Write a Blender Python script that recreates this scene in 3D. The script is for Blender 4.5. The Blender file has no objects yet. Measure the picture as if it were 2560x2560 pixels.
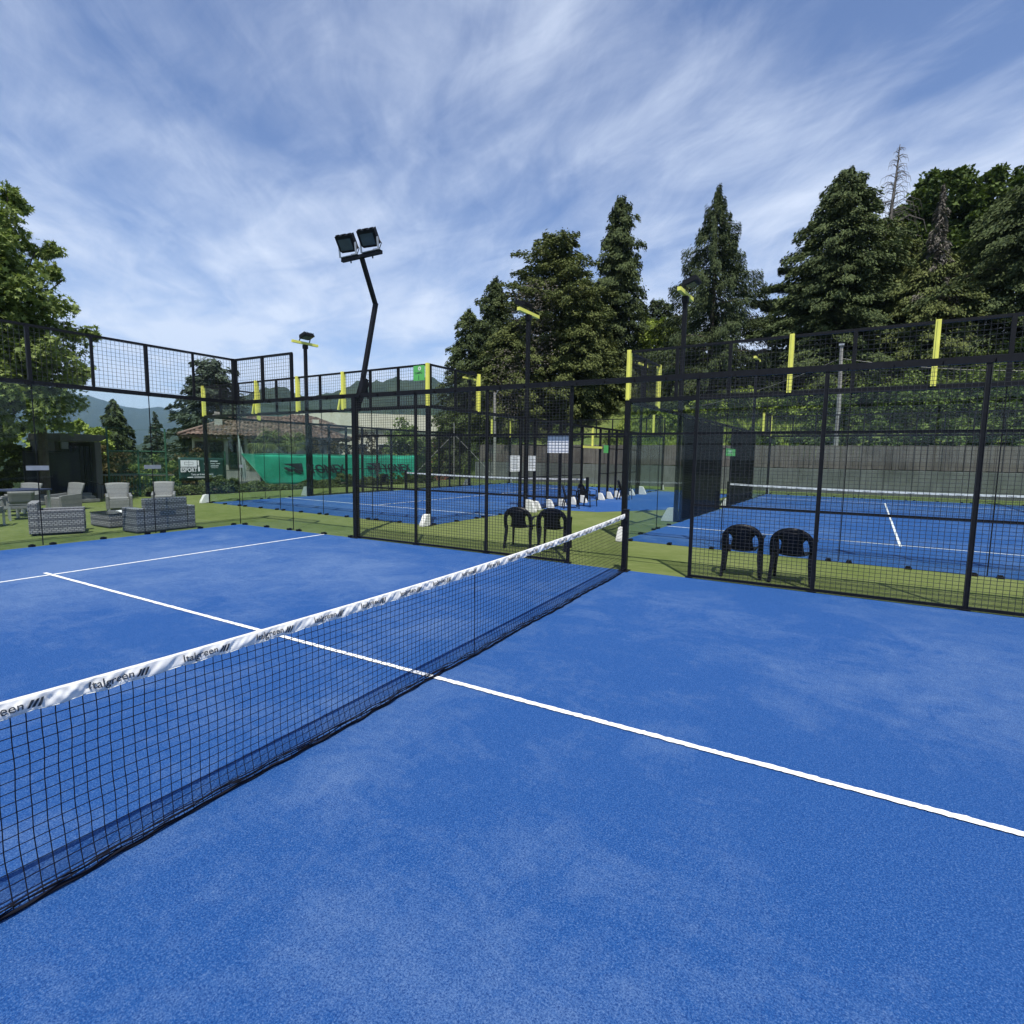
import bpy, bmesh, math, random
import numpy as np
from mathutils import Matrix, Vector, Euler

random.seed(7)
rng = np.random.default_rng(11)
R = math.radians
scene = bpy.context.scene
COL = scene.collection

# ------------------------------------------------------------------ camera
cam_d = bpy.data.cameras.new('camera')
cam = bpy.data.objects.new('camera', cam_d)
COL.objects.link(cam)
cam_d.sensor_width = 36.0
cam_d.lens = 1357.5 / 2560.0 * 36.0
cam_d.clip_start, cam_d.clip_end = 0.05, 30000.0
yaw, pitch, roll = -0.51812664, -0.102872222, 0.0143561878
f = Vector((math.sin(yaw) * math.cos(pitch), math.cos(yaw) * math.cos(pitch), math.sin(pitch)))
rt = Vector((math.cos(yaw), -math.sin(yaw), 0.0))
up = rt.cross(f)
rx = rt * math.cos(roll) + up * math.sin(roll)
uy = up * math.cos(roll) - rt * math.sin(roll)
cam.matrix_world = Matrix(((rx.x, uy.x, -f.x, 2.6797), (rx.y, uy.y, -f.y, 1.5894),
                           (rx.z, uy.z, -f.z, 1.8179), (0, 0, 0, 1)))
scene.camera = cam

# ------------------------------------------------------------------ light and exposure
SUN_FROM = Vector((0.27, -0.40, 1.0)).normalized()      # towards the sun
sun_d = bpy.data.lights.new('sun', 'SUN')
sun_d.energy, sun_d.angle, sun_d.color = 3.7, R(0.5), (1.0, 0.95, 0.87)
sun = bpy.data.objects.new('sun', sun_d)
COL.objects.link(sun)
sun.rotation_euler = (-SUN_FROM).to_track_quat('-Z', 'Y').to_euler()
sun.location = (20, -30, 60)
scene.view_settings.view_transform = 'Standard'
scene.view_settings.look = 'None'
scene.view_settings.exposure = 0.82
scene.view_settings.gamma = 1.0
scene.view_settings.use_curve_mapping = False
scene.render.engine = 'CYCLES'
cy = scene.cycles
cy.max_bounces, cy.diffuse_bounces, cy.glossy_bounces = 8, 3, 3
cy.transparent_max_bounces, cy.transmission_bounces, cy.volume_bounces = 48, 4, 0
cy.use_denoising = True
cy.caustics_reflective = cy.caustics_refractive = False


# ------------------------------------------------------------------ node helpers
class NT:
    def __init__(self, tree):
        self.t, self.n, self.l = tree, tree.nodes, tree.links

    def new(self, kind, **kw):
        nd = self.n.new(kind)
        for k, v in kw.items():
            if k.startswith('i_'):
                nd.inputs[k[2:].replace('_', ' ')].default_value = v
            else:
                setattr(nd, k, v)
        return nd

    def link(self, a, b):
        self.l.new(a, b)

    def math(self, op, a, b=None, c=None, clamp=False):
        nd = self.n.new('ShaderNodeMath')
        nd.operation, nd.use_clamp = op, clamp
        for i, v in enumerate((a, b, c)):
            if v is None:
                continue
            if isinstance(v, (int, float)):
                nd.inputs[i].default_value = v
            else:
                self.link(v, nd.inputs[i])
        return nd.outputs[0]

    def noise(self, vec, scale, detail=4.0, rough=0.55, dist=0.0):
        nd = self.n.new('ShaderNodeTexNoise')
        nd.inputs['Scale'].default_value = scale
        nd.inputs['Detail'].default_value = detail
        nd.inputs['Roughness'].default_value = rough
        nd.inputs['Distortion'].default_value = dist
        if vec is not None:
            self.link(vec, nd.inputs['Vector'])
        return nd.outputs['Fac']

    def ramp(self, fac, stops):
        nd = self.n.new('ShaderNodeValToRGB')
        e = nd.color_ramp.elements
        while len(e) < len(stops):
            e.new(0.5)
        for el, (p, c) in zip(e, stops):
            el.position = p
            el.color = c if len(c) == 4 else (*c, 1.0)
        self.link(fac, nd.inputs['Fac'])
        return nd.outputs['Color']

    def rng(self, v, a, b, c, d):
        nd = self.n.new('ShaderNodeMapRange')
        nd.inputs['From Min'].default_value, nd.inputs['From Max'].default_value = a, b
        nd.inputs['To Min'].default_value, nd.inputs['To Max'].default_value = c, d
        self.link(v, nd.inputs['Value'])
        return nd.outputs[0]

    def mix(self, fac, a, b, mode='MIX'):
        nd = self.n.new('ShaderNodeMix')
        nd.data_type, nd.blend_type = 'RGBA', mode
        for sock, v in ((nd.inputs[0], fac), (nd.inputs[6], a), (nd.inputs[7], b)):
            if isinstance(v, (int, float)):
                sock.default_value = v
            elif isinstance(v, tuple):
                sock.default_value = v if len(v) == 4 else (*v, 1.0)
            else:
                self.link(v, sock)
        return nd.outputs[2]

    def mapping(self, vec, scale=(1, 1, 1), rot=(0, 0, 0), loc=(0, 0, 0)):
        nd = self.n.new('ShaderNodeMapping')
        nd.inputs['Scale'].default_value, nd.inputs['Rotation'].default_value = scale, rot
        nd.inputs['Location'].default_value = loc
        self.link(vec, nd.inputs['Vector'])
        return nd.outputs[0]

    def bump(self, h, strength, dist):
        nd = self.n.new('ShaderNodeBump')
        nd.inputs['Strength'].default_value, nd.inputs['Distance'].default_value = strength, dist
        self.link(h, nd.inputs['Height'])
        return nd.outputs[0]


def material(name):
    m = bpy.data.materials.new(name)
    m.use_nodes = True
    nt = NT(m.node_tree)
    return m, nt, m.node_tree.nodes['Principled BSDF']


# ------------------------------------------------------------------ world: blue sky with thin streaked cirrus
world = bpy.data.worlds.new('World')
scene.world = world
world.use_nodes = True
w = NT(world.node_tree)
bg = world.node_tree.nodes['Background']
sky = w.new('ShaderNodeTexSky', sky_type='NISHITA', sun_disc=False)
sky.sun_elevation = math.asin(SUN_FROM.z)
sky.sun_rotation = math.atan2(SUN_FROM.x, SUN_FROM.y)
sky.altitude, sky.air_density, sky.dust_density, sky.ozone_density = 300.0, 1.05, 0.5, 2.6
tc = w.new('ShaderNodeTexCoord')
sep = w.new('ShaderNodeSeparateXYZ')
w.link(tc.outputs['Generated'], sep.inputs[0])
den = w.math('ADD', w.math('MAXIMUM', sep.outputs[2], 0.0), 0.07)
cx = w.math('DIVIDE', sep.outputs[0], den)
cyy = w.math('DIVIDE', sep.outputs[1], den)
cmb = w.new('ShaderNodeCombineXYZ')
w.link(cx, cmb.inputs[0])
w.link(cyy, cmb.inputs[1])
warp = w.new('ShaderNodeTexNoise')
warp.inputs['Scale'].default_value, warp.inputs['Detail'].default_value = 0.8, 3.0
w.link(cmb.outputs[0], warp.inputs['Vector'])
wadd = w.new('ShaderNodeVectorMath', operation='MULTIPLY_ADD')
w.link(warp.outputs['Color'], wadd.inputs[0])
wadd.inputs[1].default_value = (0.42, 0.42, 0.0)
w.link(cmb.outputs[0], wadd.inputs[2])
AZ = R(-54)                                               # the streaks run along this compass direction
st = w.mapping(w.mapping(wadd.outputs[0], rot=(0, 0, AZ)), scale=(1.0, 0.48, 1.0), loc=(3.1, 1.7, 0.0))
n1 = w.noise(st, 1.6, 7.0, 0.52, 0.3)
st2 = w.mapping(w.mapping(wadd.outputs[0], rot=(0, 0, AZ + R(14))), scale=(1.0, 0.30, 1.0), loc=(0.4, 5.2, 0.0))
n2 = w.noise(st2, 5.2, 10.0, 0.66, 0.7)
st3 = w.mapping(w.mapping(wadd.outputs[0], rot=(0, 0, AZ - R(18))), scale=(1.0, 0.42, 1.0), loc=(7.4, 2.2, 0.0))
n4 = w.noise(st3, 3.4, 10.0, 0.64, 0.6)
n3 = w.noise(w.mapping(cmb.outputs[0], loc=(17.58, 1.95, 0.0)), 0.85, 4.0, 0.5)
cl = w.math('ADD', w.math('MULTIPLY', n1, 0.56), w.math('MULTIPLY', n2, 0.28))
cl = w.math('ADD', cl, w.math('MULTIPLY', n4, 0.40))
cl = w.math('ADD', cl, w.math('MULTIPLY', n3, 0.70))
cl = w.math('ADD', cl, w.rng(sep.outputs[2], 0.0, 0.45, 0.27, 0.0))
cov = w.math('POWER', w.rng(cl, 0.84, 1.22, 0.0, 1.0), 1.35)
cov = w.math('MULTIPLY', cov, 0.92)
tint = w.mix(1.0, sky.outputs[0], (0.73, 0.74, 0.88, 1.0), 'MULTIPLY')
skycol = w.mix(cov, tint, (4.7, 5.2, 6.2, 1.0))
w.link(skycol, bg.inputs['Color'])
bg.inputs['Strength'].default_value = 0.10

# ------------------------------------------------------------------ mesh helpers


class MB:
    """collects solids into one mesh"""

    def __init__(self):
        self.v, self.f = [], []

    def add(self, vs, fs):
        o = len(self.v)
        self.v += [tuple(p) for p in vs]
        self.f += [tuple(i + o for i in q) for q in fs]

    def box(self, c, s, rz=0.0):
        x, y, z = (k / 2.0 for k in s)
        cs, sn = math.cos(rz), math.sin(rz)
        vs = []
        for a, b, d in ((-x, -y, -z), (x, -y, -z), (x, y, -z), (-x, y, -z), (-x, -y, z), (x, -y, z), (x, y, z), (-x, y, z)):
            vs.append((c[0] + a * cs - b * sn, c[1] + a * sn + b * cs, c[2] + d))
        self.add(vs, [(0, 3, 2, 1), (4, 5, 6, 7), (0, 1, 5, 4), (1, 2, 6, 5), (2, 3, 7, 6), (3, 0, 4, 7)])

    def bar(self, p, q, w_, h_, w2=None, h2=None, caps=True, side=None):
        p, q = Vector(p), Vector(q)
        d = (q - p).normalized()
        if side is None:
            ref = Vector((0, 0, 1)) if abs(d.z) < 0.9 else Vector((1, 0, 0))
            s = d.cross(ref).normalized()
        else:
            s = Vector(side).normalized()
        t = s.cross(d).normalized()
        w2 = w_ if w2 is None else w2
        h2 = h_ if h2 is None else h2
        vs = []
        for c, ww, hh in ((p, w_, h_), (q, w2, h2)):
            for a, b in ((-1, -1), (1, -1), (1, 1), (-1, 1)):
                vs.append(c + s * (a * ww / 2) + t * (b * hh / 2))
        fs = [(0, 1, 5, 4), (1, 2, 6, 5), (2, 3, 7, 6), (3, 0, 4, 7)]
        if caps:
            fs += [(0, 3, 2, 1), (4, 5, 6, 7)]
        self.add(vs, fs)

    def tube(self, pts, rads, n=8, caps=True):
        pts = [Vector(p) for p in pts]
        if isinstance(rads, (int, float)):
            rads = [rads] * len(pts)
        o = len(self.v)
        prev = None
        for i, p in enumerate(pts):
            d = (pts[min(i + 1, len(pts) - 1)] - pts[max(i - 1, 0)]).normalized()
            if prev is None:
                ref = Vector((0, 0, 1)) if abs(d.z) < 0.9 else Vector((1, 0, 0))
                s = d.cross(ref).normalized()
            else:
                s = (prev - d * prev.dot(d)).normalized()
            prev = s
            t = d.cross(s)
            for k in range(n):
                a = 2 * math.pi * k / n
                self.v.append(tuple(p + (s * math.cos(a) + t * math.sin(a)) * rads[i]))
        for i in range(len(pts) - 1):
            for k in range(n):
                a, b = o + i * n + k, o + i * n + (k + 1) % n
                self.f.append((a, b, b + n, a + n))
        if caps:
            self.f.append(tuple(o + k for k in range(n))[::-1])
            self.f.append(tuple(o + (len(pts) - 1) * n + k for k in range(n)))

    def strip(self, pts, sides, wid, thk, up=None):
        """flat bar of varying width swept along pts; sides gives the width direction"""
        o = len(self.v)
        for i, p in enumerate(pts):
            p = Vector(p)
            d = (Vector(pts[min(i + 1, len(pts) - 1)]) - Vector(pts[max(i - 1, 0)])).normalized()
            s = Vector(sides[i] if isinstance(sides, list) else sides)
            s = (s - d * s.dot(d)).normalized()
            t = d.cross(s)
            ww = wid[i] if isinstance(wid, (list, tuple)) else wid
            for a, b in ((-1, -1), (1, -1), (1, 1), (-1, 1)):
                self.v.append(tuple(p + s * (a * ww / 2) + t * (b * thk / 2)))
        for i in range(len(pts) - 1):
            for k in range(4):
                a, b = o + 4 * i + k, o + 4 * i + (k + 1) % 4
                self.f.append((a, b, b + 4, a + 4))
        n = o + 4 * (len(pts) - 1)
        self.f.append((o + 3, o + 2, o + 1, o))
        self.f.append((n, n + 1, n + 2, n + 3))

    def prism(self, poly, axis_o, ex, ey, ez):
        """polygon in the (ex, ey) plane through axis_o, thickened by vector ez"""
        o, ex, ey, ez = Vector(axis_o), Vector(ex), Vector(ey), Vector(ez)
        n = len(poly)
        vs = [o + ex * a + ey * b for a, b in poly] + [o + ex * a + ey * b + ez for a, b in poly]
        fs = [tuple(range(n))[::-1], tuple(range(n, 2 * n))]
        fs += [(i, (i + 1) % n, n + (i + 1) % n, n + i) for i in range(n)]
        self.add(vs, fs)

    def grid(self, fn, nu, nv, thick=None):
        o = len(self.v)
        for i in range(nu + 1):
            for j in range(nv + 1):
                self.v.append(tuple(fn(i / nu, j / nv)))
        for i in range(nu):
            for j in range(nv):
                a = o + i * (nv + 1) + j
                self.f.append((a, a + nv + 1, a + nv + 2, a + 1))

    def build(self, name, mat, parent=None, smooth=False, bevel=0.0, kind=None, solid=0.0):
        me = bpy.data.meshes.new(name)
        me.from_pydata(self.v, [], self.f)
        me.update()
        o = link(name, me, mat, parent, kind)
        if smooth:
            me.polygons.foreach_set('use_smooth', [True] * len(me.polygons))
        if solid:
            md = o.modifiers.new('Solidify', 'SOLIDIFY')
            md.thickness, md.offset = solid, 0.0
        if bevel:
            md = o.modifiers.new('Bevel', 'BEVEL')
            md.width, md.segments, md.limit_method = bevel, 2, 'ANGLE'
        return o


def link(name, data, mat=None, parent=None, kind=None):
    o = bpy.data.objects.new(name, data)
    COL.objects.link(o)
    if mat is not None and data is not None:
        if len(data.materials) == 0:
            data.materials.append(mat)
    if parent is not None:
        o.parent = parent
    if kind:
        o['kind'] = kind
    return o


def np_mesh(name, verts, faces, smooth=False):
    me = bpy.data.meshes.new(name)
    verts = np.asarray(verts, dtype=np.float32)
    faces = np.asarray(faces, dtype=np.int32)
    k = faces.shape[1]
    me.vertices.add(len(verts))
    me.vertices.foreach_set('co', verts.ravel())
    me.loops.add(faces.size)
    me.loops.foreach_set('vertex_index', faces.ravel())
    me.polygons.add(len(faces))
    me.polygons.foreach_set('loop_start', np.arange(0, faces.size, k, dtype=np.int32))
    me.polygons.foreach_set('loop_total', np.full(len(faces), k, dtype=np.int32))
    if smooth:
        me.polygons.foreach_set('use_smooth', np.ones(len(faces), dtype=bool))
    me.update(calc_edges=True)
    return me


def tag(o, label=None, cat=None, group=None, kind=None):
    if label:
        o['label'] = label
    if cat:
        o['category'] = cat
    if group:
        o['group'] = group
    if kind:
        o['kind'] = kind
    return o


def thing(name, label, cat, loc=(0, 0, 0), rz=0.0, group=None):
    o = bpy.data.objects.new(name, None)
    o.empty_display_size = 0.2
    COL.objects.link(o)
    o.location, o.rotation_euler = loc, (0, 0, rz)
    return tag(o, label, cat, group)


def copy_tree(o, parent=None):
    c = o.copy()
    COL.objects.link(c)
    if parent is not None:
        c.parent = parent
    for ch in list(o.children):
        copy_tree(ch, c)
    return c


def text_mesh(s, size, shear=0.0, bold=0.0, width=1.0, fine=0.0):
    cu = bpy.data.curves.new('lettering', 'FONT')
    cu.body, cu.size, cu.shear, cu.offset = s, size, shear, bold
    cu.resolution_u = 3
    ob = bpy.data.objects.new('lettering', cu)
    COL.objects.link(ob)
    dg = bpy.context.evaluated_depsgraph_get()
    dg.update()
    me = bpy.data.meshes.new_from_object(ob.evaluated_get(dg))
    bm = bmesh.new()
    bm.from_mesh(me)
    bmesh.ops.triangulate(bm, faces=bm.faces[:])
    for _ in range(4):
        long_ = [e for e in bm.edges if e.calc_length() > fine] if fine else []
        if not long_:
            break
        bmesh.ops.subdivide_edges(bm, edges=long_, cuts=1)
        bmesh.ops.triangulate(bm, faces=bm.faces[:])
    bm.verts.index_update()
    vs = [(v.co.x * width, v.co.y) for v in bm.verts]
    fs = [tuple(v.index for v in p.verts) for p in bm.faces]
    bm.free()
    bpy.data.objects.remove(ob)
    bpy.data.curves.remove(cu)
    bpy.data.meshes.remove(me)
    return vs, fs


# ------------------------------------------------------------------ materials
def mat_plain(name, col, rough=0.5, metal=0.0, var=0.15, scale=8.0, bump=0.0, spec=0.5, detail=4.0):
    m, n, b = material(name)
    co = n.new('ShaderNodeTexCoord')
    nz = n.noise(co.outputs['Object'], scale, detail)
    c = n.ramp(nz, [(0.3, tuple(k * (1 - var) for k in col)), (0.7, tuple(min(1, k * (1 + var)) for k in col))])
    n.link(c, b.inputs['Base Color'])
    b.inputs['Roughness'].default_value = rough
    b.inputs['Metallic'].default_value = metal
    b.inputs['Specular IOR Level'].default_value = spec
    if bump:
        n.link(n.bump(nz, bump, 0.01), b.inputs['Normal'])
    return m


def mat_turf_blue():
    m, n, b = material('blue_turf')
    g = n.new('ShaderNodeNewGeometry')
    p = g.outputs['Position']
    big = n.noise(p, 0.33, 5.0, 0.6, 0.4)
    mid = n.noise(p, 1.6, 6.0, 0.65, 0.8)
    streak = n.noise(n.mapping(p, scale=(1.3, 4.0, 1), rot=(0, 0, R(35))), 2.2, 7.0, 0.7, 1.6)
    wisp = n.noise(n.mapping(p, scale=(3.6, 1.2, 1), rot=(0, 0, R(-20))), 3.4, 6.0, 0.72, 2.2)
    fine = n.noise(p, 190.0, 3.0, 0.8)
    fib = n.noise(p, 330.0, 2.0, 0.8)
    tuft = n.noise(p, 135.0, 3.0, 0.8)
    s = n.math('ADD', n.math('MULTIPLY', big, 0.8), n.math('MULTIPLY', mid, 0.55))
    s = n.math('ADD', s, n.math('MULTIPLY', streak, 0.30))
    s = n.math('ADD', s, n.math('MULTIPLY', wisp, 0.28))
    for (wx, wy, wr, wa) in ((-6.6, 6.6, 4.8, 0.24), (-3.0, 7.4, 2.0, 0.05), (2.9, 7.0, 2.4, 0.05), (2.6, 2.6, 1.8, 0.06)):   # where play drags the sand about
        dv = n.new('ShaderNodeVectorMath', operation='DISTANCE')
        n.link(p, dv.inputs[0])
        dv.inputs[1].default_value = (wx, wy, 0.0)
        s = n.math('ADD', s, n.rng(dv.outputs['Value'], 0.5, wr, wa, 0.0))
    sand = n.rng(s, 0.93, 1.24, 0.0, 1.0)
    sp = n.new('ShaderNodeSeparateXYZ')
    n.link(p, sp.inputs[0])
    edge = n.math('MAXIMUM', n.rng(sp.outputs[1], 8.2, 9.7, 0.0, 1.0), n.rng(sp.outputs[0], -9.0, -9.8, 0.0, 1.0))
    away = n.rng(sp.outputs[1], 10.4, 10.6, 0.0, 1.0)      # only the nearest court has the swept border
    edge = n.math('MULTIPLY', edge, n.math('SUBTRACT', 1.0, away))
    edge = n.math('MULTIPLY', edge, n.rng(mid, 0.30, 0.60, 0.95, 0.45))
    sand = n.math('MULTIPLY', sand, n.math('SUBTRACT', 1.0, edge))
    base = n.mix(n.rng(fine, 0.3, 0.7, 0.0, 1.0), (0.008, 0.053, 0.200, 1), (0.017, 0.090, 0.285, 1))
    sandc = n.mix(n.rng(fine, 0.3, 0.7, 0.0, 1.0), (0.072, 0.140, 0.280, 1), (0.185, 0.272, 0.430, 1))
    c = n.mix(n.math('MULTIPLY', sand, 0.62), base, sandc)
    sc1 = n.noise(n.mapping(p, scale=(2.2, 7.5, 1), rot=(0, 0, R(28))), 3.1, 4.0, 0.6, 1.2)
    sc2 = n.noise(n.mapping(p, scale=(7.0, 2.4, 1), rot=(0, 0, R(-12))), 2.6, 4.0, 0.6, 1.5)
    scuff = n.math('MAXIMUM', n.rng(sc1, 0.63, 0.72, 0.0, 0.65), n.rng(sc2, 0.64, 0.73, 0.0, 0.6))
    c = n.mix(n.math('MULTIPLY', scuff, n.rng(sand, 0.05, 0.6, 0.15, 1.0)), c, (0.014, 0.070, 0.225, 1))
    spark = n.rng(fib, 0.60, 0.78, 0.0, 0.55)
    c = n.mix(spark, c, (0.20, 0.32, 0.60, 1))
    dark = n.rng(fib, 0.42, 0.28, 0.0, 0.6)
    c = n.mix(dark, c, (0.010, 0.046, 0.20, 1))
    c = n.mix(n.rng(tuft, 0.51, 0.36, 0.0, 0.88), c, (0.005, 0.032, 0.145, 1))
    c = n.mix(n.rng(tuft, 0.53, 0.67, 0.0, 0.58), c, (0.125, 0.205, 0.37, 1))
    n.link(c, b.inputs['Base Color'])
    b.inputs['Roughness'].default_value = 0.95
    b.inputs['Specular IOR Level'].default_value = 0.15
    h = n.math('ADD', n.math('MULTIPLY', fine, 0.6), n.math('MULTIPLY', fib, 0.6))
    n.link(n.bump(h, 0.55, 0.012), b.inputs['Normal'])
    return m


def mat_turf_green():
    m, n, b = material('green_turf')
    g = n.new('ShaderNodeNewGeometry')
    p = g.outputs['Position']
    big = n.noise(p, 0.5, 5.0, 0.6)
    mid = n.noise(n.mapping(p, scale=(1, 3, 1)), 2.5, 6.0, 0.65)
    fine = n.noise(p, 70.0, 3.0, 0.8)
    c = n.mix(n.rng(n.math('ADD', n.math('MULTIPLY', big, 0.5), n.math('MULTIPLY', mid, 0.5)), 0.38, 0.62, 0, 1), (0.105, 0.150, 0.040, 1), (0.265, 0.300, 0.130, 1))
    c = n.mix(n.rng(fine, 0.3, 0.75, 0.0, 0.75), (0.085, 0.11, 0.028, 1), c)
    n.link(c, b.inputs['Base Color'])
    b.inputs['Roughness'].default_value = 0.95
    b.inputs['Specular IOR Level'].default_value = 0.1
    n.link(n.bump(fine, 0.6, 0.02), b.inputs['Normal'])
    return m


def mat_glass():
    m, n, b = material('court_glass')
    out = m.node_tree.nodes['Material Output']
    m.node_tree.nodes.remove(b)
    tr = n.new('ShaderNodeBsdfTransparent')
    co = n.new('ShaderNodeNewGeometry')
    d = n.noise(co.outputs['Position'], 2.5, 6.0, 0.7)
    n.link(n.mix(d, (0.905, 0.94, 0.93, 1), (0.93, 0.96, 0.95, 1)), tr.inputs['Color'])
    gl = n.new('ShaderNodeBsdfGlossy')
    gl.inputs['Roughness'].default_value = 0.01
    gl.inputs['Color'].default_value = (0.9, 0.97, 0.95, 1)
    df = n.new('ShaderNodeBsdfDiffuse')
    df.inputs['Color'].default_value = (0.35, 0.42, 0.40, 1)
    fr = n.new('ShaderNodeFresnel')
    n.link(n.rng(co.outputs['Backfacing'], 0.0, 1.0, 1.42, 1.0 / 1.42), fr.inputs['IOR'])
    dust = n.new('ShaderNodeMixShader')
    n.link(n.rng(d, 0.35, 0.75, 0.0, 0.006), dust.inputs[0])
    n.link(tr.outputs[0], dust.inputs[1])
    n.link(df.outputs[0], dust.inputs[2])
    mx = n.new('ShaderNodeMixShader')
    n.link(n.math('MULTIPLY', fr.outputs[0], 0.42), mx.inputs[0])
    n.link(dust.outputs[0], mx.inputs[1])
    n.link(gl.outputs[0], mx.inputs[2])
    n.link(mx.outputs[0], out.inputs['Surface'])
    return m


def mat_leaf(name, dark, light, tip=None, trans=0.25, rough=0.75, big=0.35):
    m, n, b = material(name)
    out = m.node_tree.nodes['Material Output']
    g = n.new('ShaderNodeNewGeometry')
    r = g.outputs['Random Per Island']
    nz = n.noise(g.outputs['Position'], big, 4.0, 0.6)
    fac = n.math('ADD', n.math('MULTIPLY', r, 0.6), n.math('MULTIPLY', n.rng(nz, 0.3, 0.7, 0, 1), 0.4))
    stops = [(0.1, dark), (0.75, light)]
    if tip:
        stops.append((0.97, tip))
    c = n.ramp(fac, stops)
    n.link(c, b.inputs['Base Color'])
    b.inputs['Roughness'].default_value = rough
    b.inputs['Specular IOR Level'].default_value = 0.12
    tl = n.new('ShaderNodeBsdfTranslucent')
    n.link(n.mix(1.0, c, (0.95, 1.02, 0.5, 1), 'MULTIPLY'), tl.inputs['Color'])
    mx = n.new('ShaderNodeMixShader')
    mx.inputs[0].default_value = trans
    n.link(b.outputs[0], mx.inputs[1])
    n.link(tl.outputs[0], mx.inputs[2])
    n.link(mx.outputs[0], out.inputs['Surface'])
    return m


def mat_weave(name, a, bcol, sx, sz, mortar):
    m, n, b = material(name)
    co = n.new('ShaderNodeTexCoord')
    sp = n.new('ShaderNodeSeparateXYZ')
    n.link(co.outputs['Object'], sp.inputs[0])
    hor = n.math('ADD', sp.outputs[0], sp.outputs[1])
    cb = n.new('ShaderNodeCombineXYZ')
    n.link(hor, cb.inputs[0])
    n.link(sp.outputs[2], cb.inputs[1])
    br = n.new('ShaderNodeTexBrick')
    br.offset, br.squash = 0.5, 1.0
    n.link(cb.outputs[0], br.inputs['Vector'])
    br.inputs['Color1'].default_value = (*a, 1)
    br.inputs['Color2'].default_value = (*[k * 0.7 for k in a], 1)
    br.inputs['Mortar'].default_value = (*bcol, 1)
    br.inputs['Scale'].default_value = 1.0
    br.inputs['Mortar Size'].default_value = mortar
    br.inputs['Brick Width'].default_value = sx
    br.inputs['Row Height'].default_value = sz
    band = n.math('SINE', n.math('MULTIPLY', sp.outputs[2], 42.0))
    c = n.mix(n.rng(band, 0.35, 0.75, 0.0, 0.72), br.outputs['Color'], (*bcol, 1))
    n.link(c, b.inputs['Base Color'])
    b.inputs['Roughness'].default_value = 0.55
    n.link(n.bump(br.outputs['Fac'], -0.8, 0.01), b.inputs['Normal'])
    return m


def mat_tile():
    m, n, b = material('roof_tile')
    g = n.new('ShaderNodeNewGeometry')
    r = g.outputs['Random Per Island']
    nz = n.noise(g.outputs['Position'], 1.6, 6.0, 0.7)
    fac = n.math('ADD', n.math('MULTIPLY', r, 0.55), n.math('MULTIPLY', nz, 0.45))
    c = n.ramp(fac, [(0.15, (0.045, 0.030, 0.024)), (0.5, (0.110, 0.064, 0.046)), (0.85, (0.21, 0.15, 0.12))])
    n.link(c, b.inputs['Base Color'])
    b.inputs['Roughness'].default_value = 0.9
    return m


def mat_terrain():
    m, n, b = material('terrain_grass')
    g = n.new('ShaderNodeNewGeometry')
    p = g.outputs['Position']
    a = n.noise(p, 0.7, 6.0, 0.65)
    f2 = n.noise(p, 9.0, 4.0, 0.7)
    c = n.mix(n.rng(a, 0.35, 0.65, 0, 1), (0.075, 0.115, 0.024, 1), (0.20, 0.25, 0.055, 1))
    c = n.mix(n.rng(f2, 0.35, 0.7, 0, 0.7), c, (0.03, 0.05, 0.012, 1))
    n.link(c, b.inputs['Base Color'])
    b.inputs['Roughness'].default_value = 1.0
    n.link(n.bump(f2, 0.8, 0.1), b.inputs['Normal'])
    return m


def mat_hill(name, a, c2, sc):
    m, n, b = material(name)
    g = n.new('ShaderNodeNewGeometry')
    p = g.outputs['Position']
    k = n.noise(p, sc, 8.0, 0.7)
    n.link(n.mix(n.rng(k, 0.35, 0.65, 0, 1), (*a, 1), (*c2, 1)), b.inputs['Base Color'])
    b.inputs['Roughness'].default_value = 1.0
    b.inputs['Specular IOR Level'].default_value = 0.0
    n.link(n.bump(k, 1.0, 12.0), b.inputs['Normal'])
    return m


def mat_wall(name, a, c2, stain, sc=(1, 1, 0.25)):
    m, n, b = material(name)
    g = n.new('ShaderNodeNewGeometry')
    p = g.outputs['Position']
    k = n.noise(n.mapping(p, scale=sc), 2.2, 8.0, 0.7)
    k2 = n.noise(p, 0.6, 6.0, 0.65)
    c = n.mix(n.rng(k, 0.3, 0.7, 0, 1), (*a, 1), (*c2, 1))
    c = n.mix(n.rng(k2, 0.45, 0.7, 0, 0.75), c, (*stain, 1))
    n.link(c, b.inputs['Base Color'])
    b.inputs['Roughness'].default_value = 0.95
    n.link(n.bump(k, 0.4, 0.02), b.inputs['Normal'])
    return m


M = {}
M['blue'] = mat_turf_blue()
M['green'] = mat_turf_green()
M['glass'] = mat_glass()
M['line'] = mat_plain('white_turf_line', (0.66, 0.68, 0.69), 0.95, var=0.22, scale=70.0, bump=0.3)
M['black'] = mat_plain('black_powder_coat', (0.0055, 0.006, 0.008), 0.5, var=0.3, scale=14.0, spec=0.22)
M['wire'] = mat_plain('black_wire', (0.022, 0.0225, 0.024), 0.42, var=0.2, spec=0.4)
M['yellow'] = mat_plain('yellow_paint', (0.72, 0.71, 0.13), 0.45, var=0.08, scale=5.0)
M['white'] = mat_plain('white_paint', (0.64, 0.65, 0.62), 0.55, var=0.08, scale=9.0)
M['paper'] = mat_plain('white_sheet', (0.80, 0.81, 0.82), 0.7, var=0.04, scale=3.0)
M['band'] = mat_plain('white_net_band', (0.70, 0.70, 0.685), 0.36, var=0.10, scale=22.0)
M['ink'] = mat_plain('dark_print', (0.02, 0.028, 0.04), 0.6, var=0.1)
M['net'] = mat_plain('net_cord', (0.005, 0.006, 0.012), 0.8, var=0.2, spec=0.15)
M['plastic'] = mat_plain('black_plastic', (0.005, 0.0055, 0.008), 0.4, var=0.2, scale=3.0, spec=0.3)
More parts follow.
